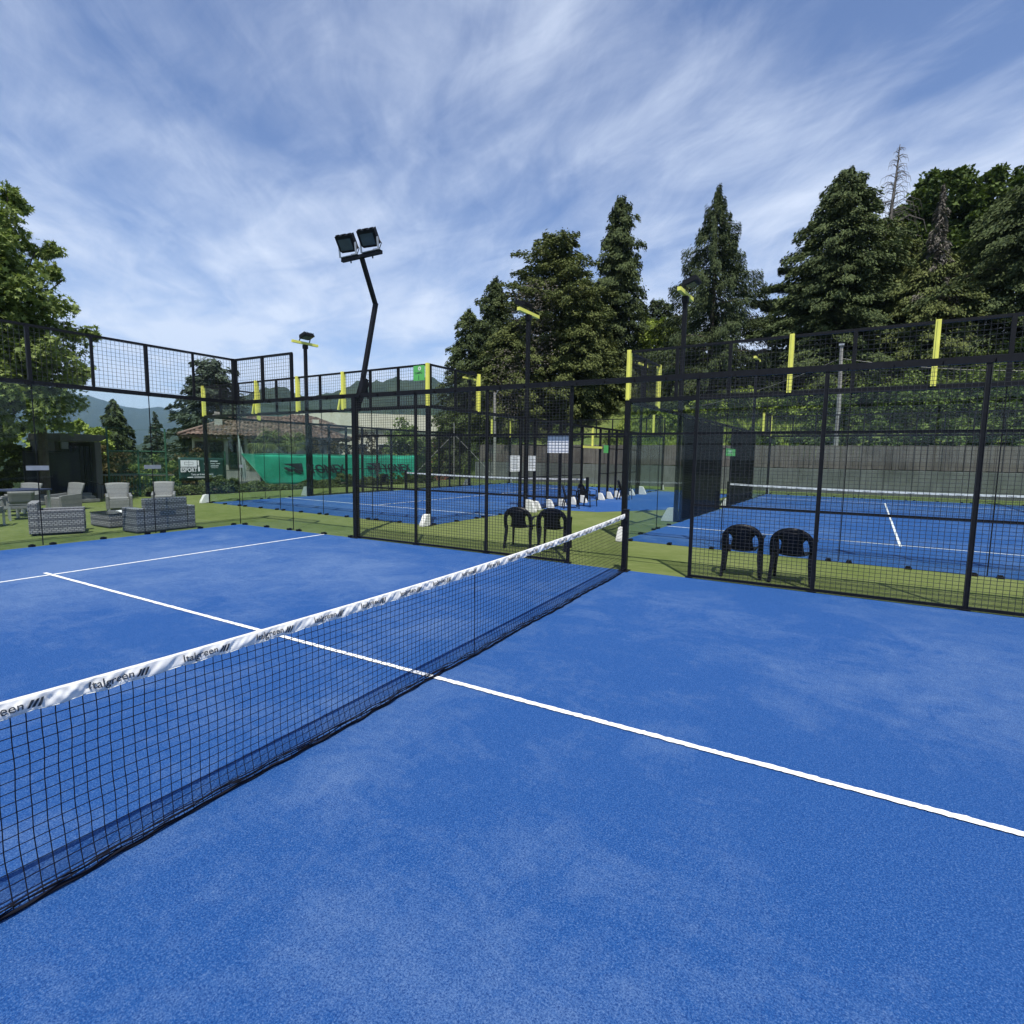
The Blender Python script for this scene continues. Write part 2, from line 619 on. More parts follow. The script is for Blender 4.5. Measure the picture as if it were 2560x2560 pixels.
M['grey_plastic'] = mat_plain('grey_plastic', (0.06, 0.065, 0.07), 0.5, var=0.2, scale=3.0)
M['lens'] = mat_plain('floodlight_lens', (0.05, 0.07, 0.09), 0.12, var=0.2, scale=5.0)
M['alu'] = mat_plain('grey_bracket', (0.42, 0.43, 0.44), 0.4, metal=0.7, var=0.1)
M['green_sign'] = mat_plain('green_sign_board', (0.10, 0.42, 0.10), 0.5, var=0.06)
M['rattan'] = mat_weave('dark_rattan_weave', (0.30, 0.295, 0.31), (0.045, 0.046, 0.06), 0.075, 0.040, 0.007)
M['rattan_pale'] = mat_weave('pale_rattan_weave', (0.25, 0.25, 0.245), (0.14, 0.142, 0.142), 0.034, 0.018, 0.004)
M['cushion'] = mat_plain('navy_cushion', (0.02, 0.03, 0.07), 0.85, var=0.15)
M['parasol'] = mat_plain('white_canvas', (0.74, 0.75, 0.74), 0.8, var=0.05)
M['banner_green'] = mat_plain('green_windscreen_cloth', (0.030, 0.40, 0.25), 0.75, var=0.12, scale=2.5, detail=6.0)
M['banner_dark'] = mat_plain('dark_green_vinyl', (0.012, 0.050, 0.040), 0.5, var=0.2, scale=3.0)
M['seam'] = mat_plain('pale_green_seam', (0.10, 0.46, 0.30), 0.7, var=0.1)
M['fence_green'] = mat_plain('green_fence_paint', (0.025, 0.090, 0.050), 0.5, var=0.2)
M['tile'] = mat_tile()
M['render'] = mat_wall('pale_house_render', (0.36, 0.34, 0.30), (0.44, 0.42, 0.38), (0.27, 0.25, 0.22))
M['cream'] = mat_wall('cream_render', (0.55, 0.52, 0.42), (0.62, 0.59, 0.48), (0.42, 0.38, 0.28))
M['brick'] = mat_wall('red_brick_wall', (0.25, 0.09, 0.05), (0.32, 0.13, 0.08), (0.18, 0.07, 0.05))
M['dark_wood'] = mat_plain('dark_brown_wood', (0.040, 0.026, 0.018), 0.7, var=0.35, scale=6.0)
M['window'] = mat_plain('dark_window_glass', (0.012, 0.014, 0.017), 0.12, var=0.2)
M['concrete'] = mat_wall('stained_concrete', (0.105, 0.108, 0.102), (0.175, 0.178, 0.17), (0.065, 0.07, 0.06), sc=(1.6, 1, 0.2))
M['brown_wall'] = mat_wall('brown_formwork_concrete', (0.10, 0.082, 0.070), (0.20, 0.172, 0.15), (0.045, 0.036, 0.030), sc=(3.0, 1, 0.22))
M['shed'] = mat_wall('grey_shed_concrete', (0.075, 0.07, 0.062), (0.12, 0.112, 0.10), (0.05, 0.046, 0.04))
M['navy'] = mat_plain('dark_navy_curtain', (0.004, 0.005, 0.011), 0.8, var=0.3)
M['bark'] = mat_plain('tree_bark', (0.060, 0.048, 0.036), 0.9, var=0.4, scale=5.0, bump=0.6)
M['dead'] = mat_plain('dead_grey_wood', (0.125, 0.112, 0.10), 0.9, var=0.3, scale=5.0)
M['pole'] = mat_plain('weathered_pole', (0.25, 0.24, 0.22), 0.8, var=0.2, scale=4.0)
M['netting'] = mat_plain('pale_netting', (0.42, 0.46, 0.44), 0.8, var=0.12)
M['terrain'] = mat_terrain()
M['hill'] = mat_hill('wooded_hill', (0.016, 0.028, 0.012), (0.040, 0.055, 0.022), 0.02)
M['mountain'] = mat_hill('far_mountain', (0.012, 0.022, 0.014), (0.028, 0.038, 0.022), 0.004)
M['maple'] = mat_leaf('maple_leaves', (0.078, 0.115, 0.030), (0.225, 0.285, 0.092), (0.36, 0.41, 0.19), 0.28)
M['cypress'] = mat_leaf('cypress_sprays', (0.040, 0.054, 0.018), (0.120, 0.142, 0.044), (0.19, 0.20, 0.08), 0.12)
M['cypress_b'] = mat_leaf('dark_conifer_sprays', (0.030, 0.045, 0.020), (0.088, 0.115, 0.042), (0.14, 0.165, 0.07), 0.12)
M['spruce'] = mat_leaf('spruce_sprays', (0.024, 0.038, 0.018), (0.070, 0.094, 0.038), (0.115, 0.14, 0.065), 0.1)
M['blue_spruce'] = mat_leaf('blue_cedar_sprays', (0.030, 0.048, 0.034), (0.085, 0.115, 0.078), (0.13, 0.16, 0.12), 0.1)
M['broad'] = mat_leaf('dark_broad_leaves', (0.030, 0.052, 0.014), (0.090, 0.130, 0.032), (0.15, 0.19, 0.06), 0.2)
M['lime'] = mat_leaf('light_green_leaves', (0.105, 0.15, 0.026), (0.30, 0.37, 0.080), (0.40, 0.45, 0.13), 0.25)
M['shrub'] = mat_leaf('shrub_leaves', (0.050, 0.085, 0.022), (0.150, 0.205, 0.055), (0.24, 0.29, 0.10), 0.2)
M['rust'] = mat_leaf('rusty_maple_leaves', (0.030, 0.030, 0.012), (0.085, 0.066, 0.026), (0.12, 0.11, 0.045), 0.2)
M['palm'] = mat_leaf('palm_fronds', (0.040, 0.058, 0.016), (0.12, 0.15, 0.045), (0.18, 0.20, 0.075), 0.2)
M['grey_leaf'] = mat_leaf('dry_grey_twigs', (0.075, 0.068, 0.058), (0.165, 0.15, 0.13), (0.20, 0.18, 0.15), 0.05)
M['hedge'] = mat_leaf('hedge_leaves', (0.055, 0.075, 0.030), (0.15, 0.19, 0.075), (0.25, 0.28, 0.14), 0.2)

# ------------------------------------------------------------------ ground, terrain, mountains


def smooth(a, b, t):
    t = np.clip((t - a) / (b - a), 0, 1)
    return t * t * (3 - 2 * t)


def terrain_h(x, y):
    h = np.zeros_like(x) - 0.06
    h -= 3.6 * smooth(-21.6, -29.0, x)
    up_ = 2.45 + 0.46 * np.clip(y - 37.9, 0, 11)
    bank = smooth(37.3, 37.7, y) * smooth(-26.0, -19.0, x)
    h = h * (1 - bank) + up_ * bank
    edge = smooth(95, 150, np.abs(x)) + smooth(95, 150, y) + smooth(-40, -90, y)
    return h - 16 * np.clip(edge, 0, 1) * (h > -10)


xs = np.unique(np.concatenate([np.linspace(-155, -40, 40), np.linspace(-40, 40, 110), np.linspace(40, 155, 40)]))
ys = np.unique(np.concatenate([np.linspace(-100, 0, 24), np.linspace(0, 36, 30), np.linspace(36, 39, 16), np.linspace(39, 70, 40), np.linspace(70, 155, 22)]))
X, Y = np.meshgrid(xs, ys, indexing='ij')
Z = terrain_h(X, Y) + np.where(Y > 39, 0.18 * np.sin(X * 1.3) * np.cos(Y * 0.9), 0)
idx = np.arange(X.size).reshape(X.shape)
F = np.stack([idx[:-1, :-1], idx[1:, :-1], idx[1:, 1:], idx[:-1, 1:]], -1).reshape(-1, 4)
tag(link('terrain', np_mesh('terrain', np.stack([X, Y, Z], -1).reshape(-1, 3), F, True), M['terrain']), kind='structure')

b = MB()
b.grid(lambda u, v: (-9500 + 19000 * u, -9500 + 19000 * v, -9.0), 4, 4)
tag(b.build('valley_floor', M['hill']), kind='structure')

b = MB()
b.grid(lambda u, v: (-21.4 + 44 * u, -12 + 49.3 * v, 0.0), 8, 8)
tag(b.build('green_turf_ground', M['green']), kind='structure')


def ridge(name, mat, az_px, dist, depth, seedv, rough):
    """a mountain ridge: crest heights given by azimuth (deg from +y, clockwise) at a distance, with slopes to both sides"""
    az = np.array([a for a, _ in az_px])
    hh = np.array([k for _, k in az_px])
    n_a, n_r = 220, 40
    A = np.linspace(az[0], az[-1], n_a)
    crest = np.interp(A, az, hh)
    rg = np.random.default_rng(seedv)
    wob = np.zeros(n_a)
    for k in range(1, 9):
        wob += rg.normal() * np.sin(A * (0.35 * k * k + 0.4) + rg.uniform(0, 6)) * rough / k
    crest = np.maximum(crest + wob, 2)
    T = np.linspace(-1, 1, n_r)
    AA, TT = np.meshgrid(np.radians(A), T, indexing='ij')
    D = dist + TT * depth
    fall = 1 - np.abs(TT) ** 1.25
    gul = 1 + 0.16 * np.sin(AA * 90 + TT * 3) * (1 - fall) + 0.10 * np.sin(AA * 210 - TT * 5) * (1 - fall)
    Zr = crest[:, None] * fall * gul - 9 + 0
    P = np.stack([2.7 + D * np.sin(AA), 1.6 + D * np.cos(AA), Zr], -1).reshape(-1, 3)
    ix = np.arange(n_a * n_r).reshape(n_a, n_r)
    Fr = np.stack([ix[:-1, :-1], ix[1:, :-1], ix[1:, 1:], ix[:-1, 1:]], -1).reshape(-1, 4)
    return tag(link(name, np_mesh(name, P, Fr, True), mat), kind='structure')


ridge('mountain', M['mountain'], [(-84, 300), (-78, 345), (-72.8, 368), (-68.6, 482), (-67.2, 470), (-65.2, 404), (-63.8, 388),
                                  (-62.5, 416), (-60, 362), (-57.5, 205), (-54, 130), (-48, 90), (-40, 60)], 6000, 2400, 5, 3.0)
ridge('hill', M['hill'], [(-66, 10), (-61, 60), (-57.4, 112), (-55, 185), (-53.6, 205), (-51.5, 199), (-49, 186), (-46.7, 211),
                          (-43.7, 246), (-41, 254), (-37.5, 246), (-34, 225), (-30, 200), (-24, 160), (-12, 120), (4, 90)], 1800, 620, 9, 7.0)

# ------------------------------------------------------------------ court surfaces with their painted lines


def court(name, origin, rz, W, margin=0.0):
    """u across 0..W, v along 0..20"""
    o = link(name, None)
    me = MB()
    me.grid(lambda a, c: (-margin + (W + 2 * margin) * a, -margin + (20 + 2 * margin) * c, 0.006), 10, 20)
    o2 = me.build(name, M['blue'])
    bpy.data.objects.remove(o)
    o2.name = name
    o2.location, o2.rotation_euler = (*origin, 0), (0, 0, rz)
    tag(o2, kind='structure')
    c = W / 2
    for u0, u1, v0, v1 in ((0.02, W - 0.02, 3.025, 3.075), (0.02, W - 0.02, 16.925, 16.975), (c - 0.025, c + 0.025, 2.85, 17.15)):
        l = MB()
        n = 700
        fr_, gr_ = rng.normal(0, .0028, n + 1), rng.normal(0, .0028, n + 1)
        # slightly frayed edges, as cut turf has
        horiz = (u1 - u0) > (v1 - v0)
        for i in range(n):
            t0, t1 = i / n, (i + 1) / n
            if horiz:
                q = [(u0 + (u1 - u0) * t0, v0), (u0 + (u1 - u0) * t1, v0), (u0 + (u1 - u0) * t1, v1), (u0 + (u1 - u0) * t0, v1)]
            else:
                q = [(u0, v0 + (v1 - v0) * t0), (u1, v0 + (v1 - v0) * t0), (u1, v0 + (v1 - v0) * t1), (u0, v0 + (v1 - v0) * t1)]
            zz = 0.010 if horiz else 0.014
            e0, e1 = fr_[i], fr_[i + 1]
            g0, g1 = gr_[i], gr_[i + 1]
            if horiz:
                q = [(q[0][0], q[0][1] + e0), (q[1][0], q[1][1] + e1), (q[2][0], q[2][1] + g1), (q[3][0], q[3][1] + g0)]
            else:
                q = [(q[0][0] + e0, q[0][1]), (q[1][0] + g0, q[1][1]), (q[2][0] + g1, q[2][1]), (q[3][0] + e1, q[3][1])]
            l.add([(a, d, zz) for a, d in q], [(0, 1, 2, 3)])
        l.build('court_line', M['line'], o2)
    return o2


WA = 10.25
COURTS = {'near': ((-10.0, 10.0), R(-90), 10.0),
          'left': ((-6.04 - WA * math.cos(R(2.3)), 12.60 + WA * math.sin(R(2.3))), R(-2.3), WA),
          'right': ((-1.05, 13.15), R(-3.5), 10.2)}
court('near_court_surface', *COURTS['near'])
court('left_court_surface', *COURTS['left'])
court('right_court_surface', *COURTS['right'])

b = MB()
b.add([(-5.75, 18.35, 0.005), (-3.75, 18.62, 0.005), (-1.75, 21.3, 0.005), (-1.2, 31.5, 0.005), (-5.15, 31.5, 0.005)], [(0, 1, 2, 3, 4)])
tag(b.build('blue_walkway', M['blue']), kind='structure')

# ------------------------------------------------------------------ court enclosures (glass, mesh, posts)


def wires(mb, P, s0, s1, z0, z1, ps, pz, t, off=0.0):
    ns = max(1, round((s1 - s0) / ps))
    nz = max(1, round((z1 - z0) / pz))
    for i in range(ns + 1):
        s = s0 + (s1 - s0) * i / ns
        mb.bar(P(s, off, z0), P(s, off, z1), t, t, caps=False)
    for j in range(nz + 1):
        z = z0 + (z1 - z0) * j / nz
        mb.bar(P(s0, off + t, z), P(s1, off + t, z), t, t, caps=False)


def frame_fn(base, d, out):
    return lambda s, o, z: (base[0] + d[0] * s + out[0] * o, base[1] + d[1] * s + out[1] * o, z)


WIRE = 0.0048


def pane(P, s0, s1, root, labels=False, clamps=True):
    g = 0.006
    m = MB()
    a, c = P(s0 + g, 0.0, 0.02), P(s1 - g, 0.012, 3.0)
    vs = [P(s0 + g, 0, .02), P(s1 - g, 0, .02), P(s1 - g, .012, .02), P(s0 + g, .012, .02),
          P(s0 + g, 0, 3.0), P(s1 - g, 0, 3.0), P(s1 - g, .012, 3.0), P(s0 + g, .012, 3.0)]
    m.add(vs, [(0, 3, 2, 1), (4, 5, 6, 7), (0, 1, 5, 4), (1, 2, 6, 5), (2, 3, 7, 6), (3, 0, 4, 7)])
    gp = m.build('glass_pane', M['glass'], root)
    if clamps:
        for s in (s0 + 0.16, (s0 + s1) / 2, s1 - 0.16):
            k = MB()
            k.bar(P(s - .045, .04, .022), P(s + .045, .04, .022), .06, .035)
            k.bar(P(s - .025, .04, .045), P(s + .025, .04, .045), .035, .014)
            k.bar(P(s - .035, -.02, .03), P(s + .035, -.02, .03), .02, .04)
            k.build('base_clamp', M['black'], gp)
    return gp


def joint_seam(P, s, root, z1=3.0):
    m = MB()
    m.bar(P(s, 0.006, 0.02), P(s, 0.006, z1), 0.011, 0.016)
    return m.build('glass_joint', M['black'], root)


def post(P, s, z0, z1, w_, root, mat='black', name='post', off=0.04, foot=False, d=None):
    m = MB()
    m.bar(P(s, off, z0), P(s, off, z1), w_, d or w_)
    # base plate with two bolts
    if z0 < 0.1:
        m.bar(P(s - w_, off, 0.018), P(s + w_, off, 0.018), w_ * 2.0, 0.012)
    o = m.build(name, M[mat], root)
    if foot:
        k = MB()
        prof = [(0.0, 0.0), (0.26, 0.0), (0.25, 0.06), (0.13, 0.28), (0.0, 0.30)]
        a = Vector(P(s - 0.07, off + .012, 0.012))
        ex = Vector(P(s, 1, 0)) - Vector(P(s, 0, 0))
        ez = Vector(P(s + 0.14, 0, 0)) - Vector(P(s, 0, 0))
        k.prism(prof, a, ex, (0, 0, 1), ez)
        k.build('post_foot', M['white'], o)
    return o


def upper_mesh(P, stations, root, z0=3.06, z1=4.06, yellows=(), thin=()):
    for i in range(len(stations) - 1):
        m = MB()
        wires(m, P, stations[i] + .03, stations[i + 1] - .03, z0 + .03, z1 - .03, 0.080, 0.080, WIRE, 0.03)
        tag(m.build('mesh_panel', M['wire'], root), kind='stuff')
    m = MB()
    m.bar(P(stations[0] - .03, .03, z1), P(stations[-1] + .03, .03, z1), .04, .045)
    m.build('top_rail', M['black'], root)
    for s in stations:
        if s in yellows:
            m = MB()
            m.bar(P(s, .045, z0 - .02), P(s, .045, z1 + .03), .115, .075)
            m.bar(P(s, .095, z0 + .0), P(s, .095, z1 + .02), .035, .025)
            if yellows[s]:
                m.bar(P(s - .02, .10, z0 + .45), P(s - .13, .12, z0 - .02), .06, .05)
            tag(m.build('yellow_post', M['yellow'], root), 'bright yellow upper post')
        else:
            post(P, s, z0 - .02, z1, .035 if s in thin else .06, root, off=.03, d=.04 if s in thin else .06)


def beam(P, s0, s1, root, z=3.03, h=.085, dpt=.06, name='beam'):
    m = MB()
    m.bar(P(s0, .045, z), P(s1, .045, z), dpt, h)
    nb = int(abs(s1 - s0) / 0.5)
    for i in range(nb + 1):
        s = s0 + (s1 - s0) * (i + .5) / (nb + 1)
        m.bar(P(s - .04, -.002, z - .02), P(s + .04, -.002, z - .02), .035, .05)
    return m.build(name, M['black'], root)


def mesh_bays(P, posts_, root, w_, dpt, ps, feet, top=3.0, thick=(), dense=False):
    for s in posts_:
        ww = .10 if s in thick else w_
        post(P, s, 0.01, top, ww, root, foot=feet and abs(s - 4.4) > .01 and abs(s - 15.6) > .01, d=.10 if s in thick else dpt)
    for s0, s1 in zip(posts_[:-1], posts_[1:]):
        m = MB()
        wires(m, P, s0 + w_ / 2, s1 - w_ / 2, .06, top - .04, ps, .05, WIRE, 0.012)
        if dense:                                           # a second, closer netting tied to the mesh
            wires(m, P, s0 + w_ / 2, s1 - w_ / 2, .06, top - .04, .030, .05, .007, 0.03)
            for j in range(57):
                zz = .085 + j * .05
                m.bar(P(s0 + w_ / 2, .003, zz), P(s1 - w_ / 2, .003, zz), .010, .010, caps=False)
        tag(m.build('mesh_panel', M['black' if dense else 'wire'], root), kind='stuff')
        for z in (.035, 1.12, 2.19):
            m = MB()
            m.bar(P(s0 + w_ / 2, .035, z), P(s1 - w_ / 2, .035, z), .03, .035)
            m.build('rail', M['black'], root)


def stations(L, n, extra):
    s = [L * i / n for i in range(n + 1)]
    for e in extra:
        k = min(range(len(s)), key=lambda i: abs(s[i] - e))
        s[k] = e
    return s


def side_wall(P, root, near_style, full, ends=(True, True), feet=True, dense=False):
    if near_style:
        p1, p2, p3 = 2.0, 4.0, [4.0, 5.65, 7.32, 8.98]
        p4 = [11.0, 12.65, 14.3, 16.0]
    else:
        p1, p2, p3 = 2.2, 4.38, [4.4, 5.34, 6.28, 7.22, 8.16, 9.1]
        p4 = [20 - k for k in p3][::-1]
    halves = ((0.0, p1, p2, 1), (20.0, 20 - p1, 20 - p2, -1))
    for k, (c, j, e, sg) in enumerate(halves):
        if not ends[k]:
            continue
        pane(P, min(c, j), max(c, j), root)
        pane(P, min(j, e), max(j, e), root)
        joint_seam(P, j, root)
        stn = sorted([c, c + sg * 1.02, c + sg * 2.05])
        yl = {} if near_style else {c + sg * 2.05: False}
        upper_mesh(P, stn, root, yellows=yl)
    beam(P, 0.0, 20.0 if full else 16.2, root)
    mesh_bays(P, p3, root, .050 if near_style else .08, .035 if near_style else .08, .0615, feet and not near_style, thick=(4.0,) if near_style else (), dense=dense)
    mesh_bays(P, p4, root, .050 if near_style else .08, .035 if near_style else .08, .0615, feet and not near_style, thick=(), dense=dense)
    m = MB()
    m.bar(P(p3[-1] + .03, .035, 2.19), P(p4[0] - .03, .035, 2.19), .03, .035)
    m.build('door_header', M['black'], root)


def near_enclosure():
    (ox, oy), rz, W = COURTS['near']
    t = thing('court_enclosure', 'black steel, mesh and clear glass enclosure around the nearest blue court, without yellow posts', 'court enclosure', (ox, oy, 0), rz, 'padel court enclosures')
    P = frame_fn((0, 0), (1, 0), (0, -1))                  # glass back wall
    for i in range(5):
        g = pane(P, 2 * i, 2 * i + 2, t)
        if i:
            joint_seam(P, 2 * i, t)
            m = MB()
            m.bar(P(2 * i - .17, -.006, 1.47), P(2 * i + .17, -.006, 1.47), .006, .085)
            m.build('label_plate', M['alu'], t)
    upper_mesh(P, [k * 1.0 for k in range(11)], t, thin=(1, 3, 5, 7, 9))
    beam(P, 0, W, t)
    m = MB()
    m.bar(P(0, .02, 2.99), P(0, .02, 4.08), .09, .09)
    m.build('corner_post', M['black'], t)
    S = frame_fn((0, 0), (0, 1), (-1, 0))                  # far long side
    side_wall(S, t, True, True, (True, False))
    joint_seam(S, 0.004, t)
    m = MB()
    m.bar(S(.18 - .13, -.006, 1.47), S(.18 + .03, -.006, 1.47), .006, .07)
    m.build('label_plate', M['alu'], t)
    return t


def far_enclosure(key, label, front_yellow, yellow_door, sides):
    (ox, oy), rz, W = COURTS[key]
    t = thing('court_enclosure', label, 'court enclosure', (ox, oy, 0), rz, 'padel court enclosures')
    for end, (base, d, out) in enumerate((((0, 0), (1, 0), (0, -1)), ((W, 20), (-1, 0), (0, 1)))):
        P = frame_fn(base, d, out)
        for i in range(5):
            pane(P, W / 5 * i, W / 5 * (i + 1), t)
            if i:
                joint_seam(P, W / 5 * i, t)
        ys_ = front_yellow if end == 0 else {0.0: False, W: False}
        st_ = stations(W, 10, [k for k in ys_])
        upper_mesh(P, st_, t, yellows=ys_)
        beam(P, 0, W, t)
        for s in (0.0, W):
            post(P, s, 0.01, 3.02, .10, t, name='corner_post', foot=True)
    for base, d, out, nm in (((0, 0), (0, 1), (-1, 0), 'left'), ((W, 0), (0, 1), (1, 0), 'right')):
        P = frame_fn(base, d, out)
        side_wall(P, t, False, True, feet=not (key == 'left' and nm == 'left'), dense=(key == 'right' and nm == 'left'))
        if nm == yellow_door:
            m = MB()
            m.bar(P(9.1, .085, 2.22), P(10.95, .085, 2.22), .06, .09)
            m.bar(P(10.0, .085, 2.27), P(10.0, .085, 3.0), .075, .06)
            tag(m.build('door_frame', M['yellow'], t), 'yellow T-shaped bar over the gate')
    return t


near_enclosure()
WB = COURTS['right'][2]
far_enclosure('left', 'black enclosure with yellow upper posts around the blue court in front of the villa', {0.0: False, WA - 7.15: True, WA - 5.1: False, WA - 3.1: True, WA: False}, 'right', None)
far_enclosure('right', 'black enclosure with yellow upper posts around the court before the retaining wall', {0.0: False, 3.1: False, 5.2: False, 7.2: False, WB: False}, None, None)

# ------------------------------------------------------------------ nets


def net_top(y):
    return 0.81 + 0.12 * ((y - 5.0) / 5.0) ** 2


def make_near_net():
    t = thing('padel_net', 'black cord net with white printed top band across the nearest court', 'net', (0, 5, 0), 0, 'padel nets')
    for y in (0.03, 9.96):
        m = MB()
        m.bar((0.0, y - 5, 0.006), (0.0, y - 5, 0.985), .085, .085)
        m.bar((0.0, y - 5, 0.006), (0.0, y - 5, 0.018), .20, .16)
        m.bar((0.0, y - 5, 0.985), (0.0, y - 5, 1.0), .095, .095)
        m.bar((.03, y - 5 - .045, .80), (.03, y - 5 - .045, .90), .02, .03)
        m.build('net_post', M['black'], t, bevel=.004)
    # cords
    ph = rng.uniform(0, 6.28, 12)
    hang = 0.055

    def pos(y, k):
        """y along the net, k = 0 (band) .. 1 (ground)"""
        zt = net_top(y) - hang
        wav = 0.010 * np.sin(y * 2.3 + ph[0]) + 0.002 * np.sin(y * 7.1 + ph[1] + 2 * k)
        x = wav * np.sin(np.pi * np.clip(k, 0, 1)) + 0.05 * np.clip(k - 0.80, 0, 1) ** 1.2 * (1 + .3 * np.sin(y * 3.7 + ph[2])) * 4
        yy = y + 0.0022 * np.sin(9 * k + y * 5) + 0.0012 * np.sin(23 * k + y * 11) + 0.0012 * np.sin(y * 130.9)
        sag = 0.003 * np.sin(y * 4.1 + ph[3]) * np.sin(np.pi * np.clip(k, 0, 1)) + 0.006 * np.sin(y * 1.3 + 4 * k + ph[4])
        z = zt * (1 - k) + 0.018 * k + sag * np.sin(np.pi * np.clip(k, 0, 1))
        return np.stack([x, yy - 5, z], -1)
    V, F_ = [], []
    base = 0

    def sweep(P_, r):
        nonlocal base
        n = len(P_)
        d = np.gradient(P_, axis=0)
        d /= np.linalg.norm(d, axis=1)[:, None]
        ref = np.array([1.0, 0, 0])
        s = np.cross(d, ref)
        s /= np.linalg.norm(s, axis=1)[:, None]
        tt = np.cross(d, s)
        ring = np.stack([P_ + s * r, P_ + tt * r, P_ - s * r, P_ - tt * r], 1)
        V.append(ring.reshape(-1, 3))
        i = np.arange(n - 1)[:, None] * 4
        k = np.arange(4)[None, :]
        a = i + k
        bb = i + (k + 1) % 4
        F_.append((np.stack([a, bb, bb + 4, a + 4], -1).reshape(-1, 4)) + base)
        base += n * 4
    ny, nk = 206, 17
    for i in range(ny + 1):
        y = 0.09 + 9.82 * i / ny
        kk = np.linspace(-0.02, 1, nk * 2 + 1)
        sweep(pos(np.full_like(kk, y), kk), 0.0021)
    for j in range(1, nk + 1):
        yy = np.linspace(0.08, 9.92, ny * 2 + 1)
        sweep(pos(yy, np.full_like(yy, j / nk)), 0.0021)
    tag(link('net_mesh', np_mesh('net_mesh', np.concatenate(V), np.concatenate(F_)), M['net'], t), kind='stuff')
    # hem lying on the turf: heavy cord and a gathered strip of double mesh
    V, F_, base = [], [], 0
    yy = np.linspace(0.08, 9.94, 500)
    p = pos(yy, np.full_like(yy, 1.0))
    p[:, 2] = 0.016 + 0.004 * np.sin(yy * 31)
    p[:, 0] += 0.004 * np.sin(yy * 23) + .004
    sweep(p, 0.0105)
    for q in range(4):
        p2 = p.copy()
        p2[:, 0] += 0.014 * (q - 1.5) + 0.006 * np.sin(yy * (9 + 4 * q) + q)
        p2[:, 2] = 0.022 + 0.016 * q + 0.005 * np.sin(yy * (11 + 3 * q) + 2 * q)
        sweep(p2, 0.0036)
    link('bottom_cord', np_mesh('bottom_cord', np.concatenate(V), np.concatenate(F_)), M['net'], t)

    # wrinkled white band folded over the head cable
    def tri(t):
        t = t % 1.0
        return abs(2 * t - 1) * 2 - 1

    def wrinkle(y, v):
        k = .55 + .45 * math.sin(y * 5.1 + 2 * math.sin(y * 2.7))
        c = .0062 * tri(y * 6.3 + .55 * v + .5 * math.sin(y * 4.4)) + .0042 * k * tri(y * 11.7 - .9 * v + .6 * math.sin(y * 7.3)) + .0022 * tri(y * 23.0 + 1.6 * v)
        return c * (0.12 + math.sin(min(1, max(0, v)) * math.pi)) * .85

    def bandpt(y, v, side):
        zt = net_top(y) + 0.006
        z = zt - 0.068 * v - .004 * math.sin(y * 33) * v
        x = side * (0.006 + .004 * math.sin(v * math.pi)) + (wrinkle(y, v) if side > 0 else wrinkle(y + 3, v))
        return (x, y - 5, z)
    bm_ = MB()
    bm_.grid(lambda a, c: bandpt(.09 + 9.80 * a, c, 1), 1400, 9)
    bm_.grid(lambda a, c: bandpt(.09 + 9.80 * a, 1 - c, -1), 900, 7)
    o = bm_.grid(lambda a, c: tuple(np.array(bandpt(.09 + 9.80 * a, 0, 1)) * (1 - c) + np.array(bandpt(.09 + 9.80 * a, 0, -1)) * c), 900, 1)
    band = bm_.build('top_band', M['band'], t, smooth=True, solid=0.0015)
    # stitching line of the band and the seam of the centre strap
    m = MB()
    for i in range(120):
        y0 = .1 + 9.78 * i / 120
        m.tube([bandpt(y0, .98, 1), bandpt(y0 + .07, .98, 1)], .0022, 4)
    m.build('stitching', M['white'], band)
    m = MB()
    m.bar((.006, 0.62, net_top(5.62) - .06), (.006, 0.62, .02), .006, .005)
    m.build('strap', M['net'], t)
    # printed lettering on the band, repeated along it
    vs, fs = text_mesh('Italgreen', 0.056, bold=0.0004, fine=0.007)
    wd = max(v[0] for v in vs)
    starts = [2.24, 2.635, 3.03, 3.425, 3.82, 4.215, 4.61, 5.0, 5.4, 5.8, 6.2, 6.6, 7.0, 7.4, 7.8, 8.2, 8.6, 9.0, 9.4, 1.85]
    for s0 in starts:
        m = MB()
        pv = []
        for a, c in vs:
            y = s0 + a / wd * 0.175
            v = 0.70 - c / 0.056 * 0.74
            q = bandpt(y, max(.06, min(.96, v)), 1)
            pv.append((q[0] + .0060, q[1], q[2]))
        m.add(pv, fs)
        for k in range(3):
            y = s0 + .187 + .017 * k
            for r in range(6):
                va, vb = .28 + .52 * r / 6, .28 + .52 * (r + 1) / 6
                ya, yb = y + .014 * (1 - r / 6), y + .014 * (1 - (r + 1) / 6)
                q = [bandpt(ya + .010, va, 1), bandpt(ya, va, 1), bandpt(yb, vb, 1), bandpt(yb + .010, vb, 1)]
                m.add([(c[0] + .0040, c[1], c[2]) for c in q], [(0, 1, 2, 3)])
        m.build('band_lettering', M['ink'], band)
    return t


make_near_net()


